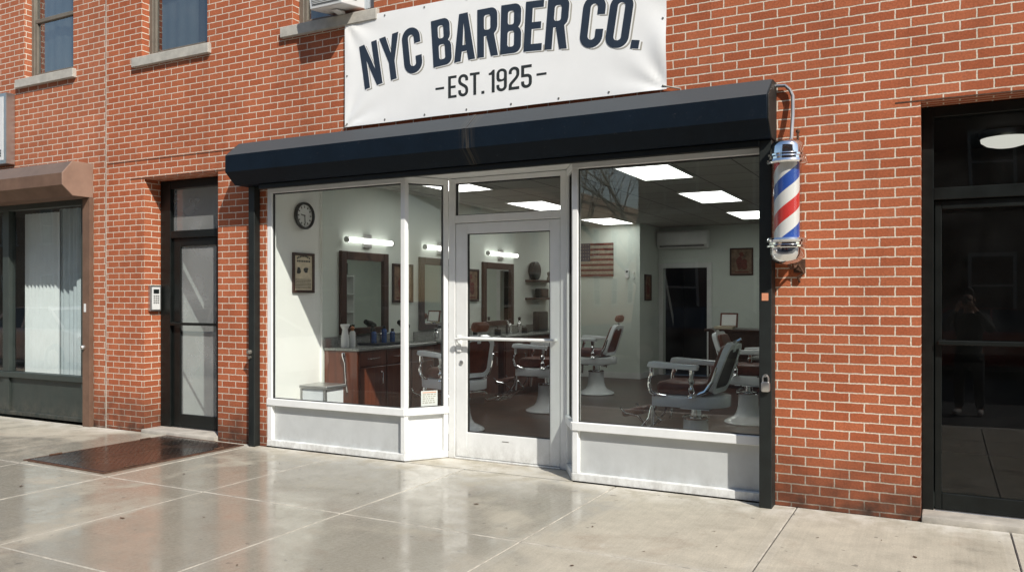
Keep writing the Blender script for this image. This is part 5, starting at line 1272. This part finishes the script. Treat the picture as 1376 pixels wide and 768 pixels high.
m_carw = mat('white_car_paint', (.72, .72, .71), .25, var=.02, coat=1.); m_card = mat('dark_car_paint', (.02, .022, .026), .25, .3, var=.1, coat=1.); m_tail = mat('red_lens', (.45, .02, .015), .2, coat=.6); m_carr = mat('red_car_paint', (.32, .03, .018), .25, var=.05, coat=1.)
car((-13.2, -5.55, -.13), 0, 'white car parked at the near kerb in front of the left black door', m_carw)
car((-18.9, -5.55, -.13), 0, 'white car parked at the near kerb in front of the far left shop', m_carw)
car((-5.1, -13.8, -.13), PI, 'dark car parked at the far kerb opposite the shop', m_card)
car((.9, -13.8, -.13), PI, 'red car parked at the far kerb opposite the shop', m_carr)

# ------------------------------------------------------------------ the photographer, reflected in the right black door
m_skin = mat('skin', (.48, .29, .21), .55, var=.08); m_coat = mat('black_jacket', (.018, .018, .02), .8, var=.3); m_jean = mat('dark_trousers', (.022, .024, .03), .85, var=.3); m_hair = mat('dark_hair', (.02, .014, .01), .6, var=.3); m_shoe = mat('pale_sneakers', (.45, .43, .40), .6, var=.1)
def skin_body(name, chains, parent, m, lv=2):
    """one continuous surface grown around joint chains; chains: list of (points, radii), later chains start at an existing joint"""
    verts, edges, rad = [], [], []
    def idx(p):
        for i, v in enumerate(verts):
            if (Vector(v)-Vector(p)).length < 1e-5: return i
        verts.append(p); rad.append(.05); return len(verts)-1
    for pts, rs in chains:
        prev = None
        for p, r in zip(pts, rs):
            known = len(verts); i = idx(tuple(p))
            if i == known: rad[i] = r
            if prev is not None: edges.append((prev, i))
            prev = i
    me = bpy.data.meshes.new(name); me.from_pydata(verts, edges, [])
    o = bpy.data.objects.new(name, me); col.objects.link(o)
    sk = o.modifiers.new('skin', 'SKIN'); sd = o.modifiers.new('sub', 'SUBSURF'); sd.levels = lv; sd.render_levels = lv
    if not me.skin_vertices: me.attributes.new('x', 'FLOAT', 'POINT')
    bm = bmesh.new(); bm.from_mesh(me); lay = bm.verts.layers.skin.verify()
    for v in bm.verts:
        v[lay].radius = rad[v.index] if isinstance(rad[v.index], tuple) else (rad[v.index], rad[v.index]); v[lay].use_root = v.index == 0
    bm.to_mesh(me); bm.free()
    dg = bpy.context.evaluated_depsgraph_get(); dg.update()
    m2 = bpy.data.meshes.new_from_object(o.evaluated_get(dg)); m2.name = name
    bpy.data.objects.remove(o)
    for p in m2.polygons: p.use_smooth = True
    m2.materials.clear(); m2.materials.append(m)
    o = bpy.data.objects.new(name, m2); col.objects.link(o); o.parent = parent
    return o
pz = -.13
pp = thing('person', 'person in dark clothes photographing the shop, reflected in the right black door', 'person', (.32, -6.62, pz), R(10))
# body: facing +Y, camera raised to the eyes
pel, wst, chs, nk, hd_ = (0, 0, .96), (0, .005, 1.14), (0, .0, 1.34), (0, .015, 1.50), (0, .05, 1.56)
chains = [([pel, wst, chs, (0, 0, 1.44), nk, hd_, (0, .065, 1.64), (0, .06, 1.74)], [(.15, .105), (.135, .10), (.155, .11), (.10, .085), (.055, .055), (.06, .062), (.078, .09), (.065, .08)])]
for s in (-1, 1):
    chains.append(([pel, (s*.10, .0, .88), (s*.12, .03, .50), (s*.13, -.01, .10), (s*.14, .02, .045), (s*.15, .16, .03)], [.1, .088, .062, .045, .042, .034]))
    el = (s*.30, .16, 1.22); wr = (s*.10, .24, 1.53)
    chains.append(([chs, (s*.19, 0, 1.41), el, ((el[0]+wr[0])/2, .21, 1.375), wr, (s*.075, .25, 1.585)], [.1, .062, .045, .042, .028, .03]))
    for q, (dx, dz, L) in enumerate(((0, .020, .055), (.0, .004, .062), (0, -.012, .058), (0, -.027, .046))):
        b = (s*.075, .25, 1.585); k1 = (s*.085, .282, 1.60+dz); k2 = (s*.062, .31, 1.605+dz); k3 = (s*.030, .318, 1.605+dz)
        chains.append(([b, k1, k2, k3], [.03, .0095, .009, .008]))
    chains.append(([(s*.075, .25, 1.585), (s*.055, .245, 1.56), (s*.03, .262, 1.553)], [.03, .0105, .009]))
skin_body('body', chains, pp, m_skin)
chains = [([pel, wst, chs, (0, 0, 1.44), (0, .012, 1.485)], [(.175, .13), (.165, .125), (.185, .135), (.125, .105), (.075, .075)]), ([pel, (0, 0, .86)], [.15, (.17, .13)])]
for s in (-1, 1):
    el = (s*.30, .16, 1.22); wr = (s*.115, .235, 1.50)
    chains.append(([chs, (s*.195, 0, 1.41), el, ((el[0]+wr[0])/2, .20, 1.365), wr], [.1, .080, .064, .055, .043]))
skin_body('jacket', chains, pp, m_coat)
chains = [([(0, 0, .97), (0, 0, .90)], [(.165, .12), (.16, .12)])]
for s in (-1, 1): chains.append(([(0, 0, .90), (s*.10, .0, .82), (s*.12, .03, .50), (s*.13, -.005, .08)], [.1, .102, .078, .064]))
skin_body('trousers', chains, pp, m_jean)
for s in (-1, 1): skin_body('shoe', [([(s*.135, -.04, .05), (s*.14, .04, .055), (s*.15, .13, .045), (s*.155, .20, .04)], [.045, .05, .047, .035])], pp, m_shoe)
skin_body('hair', [([(0, .02, 1.62), (0, .0, 1.70), (0, .03, 1.775), (0, .085, 1.785)], [(.075, .06), (.088, .075), (.082, .085), (.06, .05)])], pp, m_hair)
mb = MB()
for s in (-1, 1):
    mb.lathe([(.0, -.012), (.013, -.006), (.014, 0), (.013, .006), (0, .012)], (s*.032, .142, 1.665), 12, axis='y')
mb.build('eyes', m_white, pp)
mb = MB(); mb.prism([(.145, 1.675), (.182, 1.625), (.150, 1.618)], 'x', -.014, .014, 0, .005); mb.build('nose', m_skin, pp)
mb = MB(); mb.tube([(-.026, .143, 1.585), (0, .153, 1.583), (.026, .143, 1.585)], .006, 8); mb.build('mouth', m_leather, pp)
mb = MB()
for s in (-1, 1): mb.lathe([(.0, -.01), (.024, -.006), (.03, 0), (.024, .008), (0, .01)], (s*.082, .055, 1.645), 14, axis='x')
mb.build('ears', m_skin, pp)
cm = thing('camera', 'small black camera held up to the photographer\'s face', 'camera', (.32, -6.62, pz), R(10))
mb = MB(); mb.box(-.068, .068, .235, .275, 1.59, 1.67, .008); mb.box(-.03, .03, .235, .27, 1.671, 1.695, .006); mb.build('body', m_bblack, cm)
mb = MB(); mb.lathe([(.03, 0), (.034, .01), (.034, .05), (.028, .055), (.02, .05)], (0, .2755, 1.628), 20, axis='y'); mb.build('lens', m_bblack, cm)

# ------------------------------------------------------------------ camera, sun, sky
cam = bpy.data.cameras.new('camera_main'); co = bpy.data.objects.new('camera_main', cam); col.objects.link(co)
co.location = (0, -6.33, 1.55); co.rotation_euler = (R(90), 0, R(27.9))
cam.sensor_width = 36; cam.lens = 36*1095/1376; cam.shift_y = 16/1376; cam.clip_start = .05; cam.clip_end = 2000
sc.camera = co
AZ, EL = R(54), R(43)       # azimuth to the right of the wall's normal
sd = Vector((math.sin(AZ)*math.cos(EL), -math.cos(AZ)*math.cos(EL), math.sin(EL)))
su_ = bpy.data.lights.new('sun', 'SUN'); so = bpy.data.objects.new('sun', su_); col.objects.link(so)
su_.energy = 5.0; su_.angle = R(.5); su_.color = (1, .95, .865)
so.rotation_euler = sd.to_track_quat('Z', 'Y').to_euler(); so.location = sd*40
w = bpy.data.worlds.new('World'); sc.world = w; w.use_nodes = True
n, l = w.node_tree.nodes, w.node_tree.links
sky = n.new('ShaderNodeTexSky'); sky.sky_type = 'NISHITA'; sky.sun_disc = False; sky.sun_elevation = EL
sky.sun_rotation = math.atan2(sd.x, sd.y)
sky.air_density = 1.2; sky.dust_density = .7
l.new(sky.outputs[0], n['Background'].inputs['Color']); n['Background'].inputs['Strength'].default_value = .135
sc.view_settings.view_transform = 'Standard'; sc.view_settings.look = 'None'; sc.view_settings.exposure = 0; sc.view_settings.gamma = 1
sc.cycles.use_denoising = True
sc.cycles.max_bounces = 10; sc.cycles.transparent_max_bounces = 16; sc.cycles.sample_clamp_indirect = 6
sc.render.film_transparent = False
bpy.context.view_layer.update()
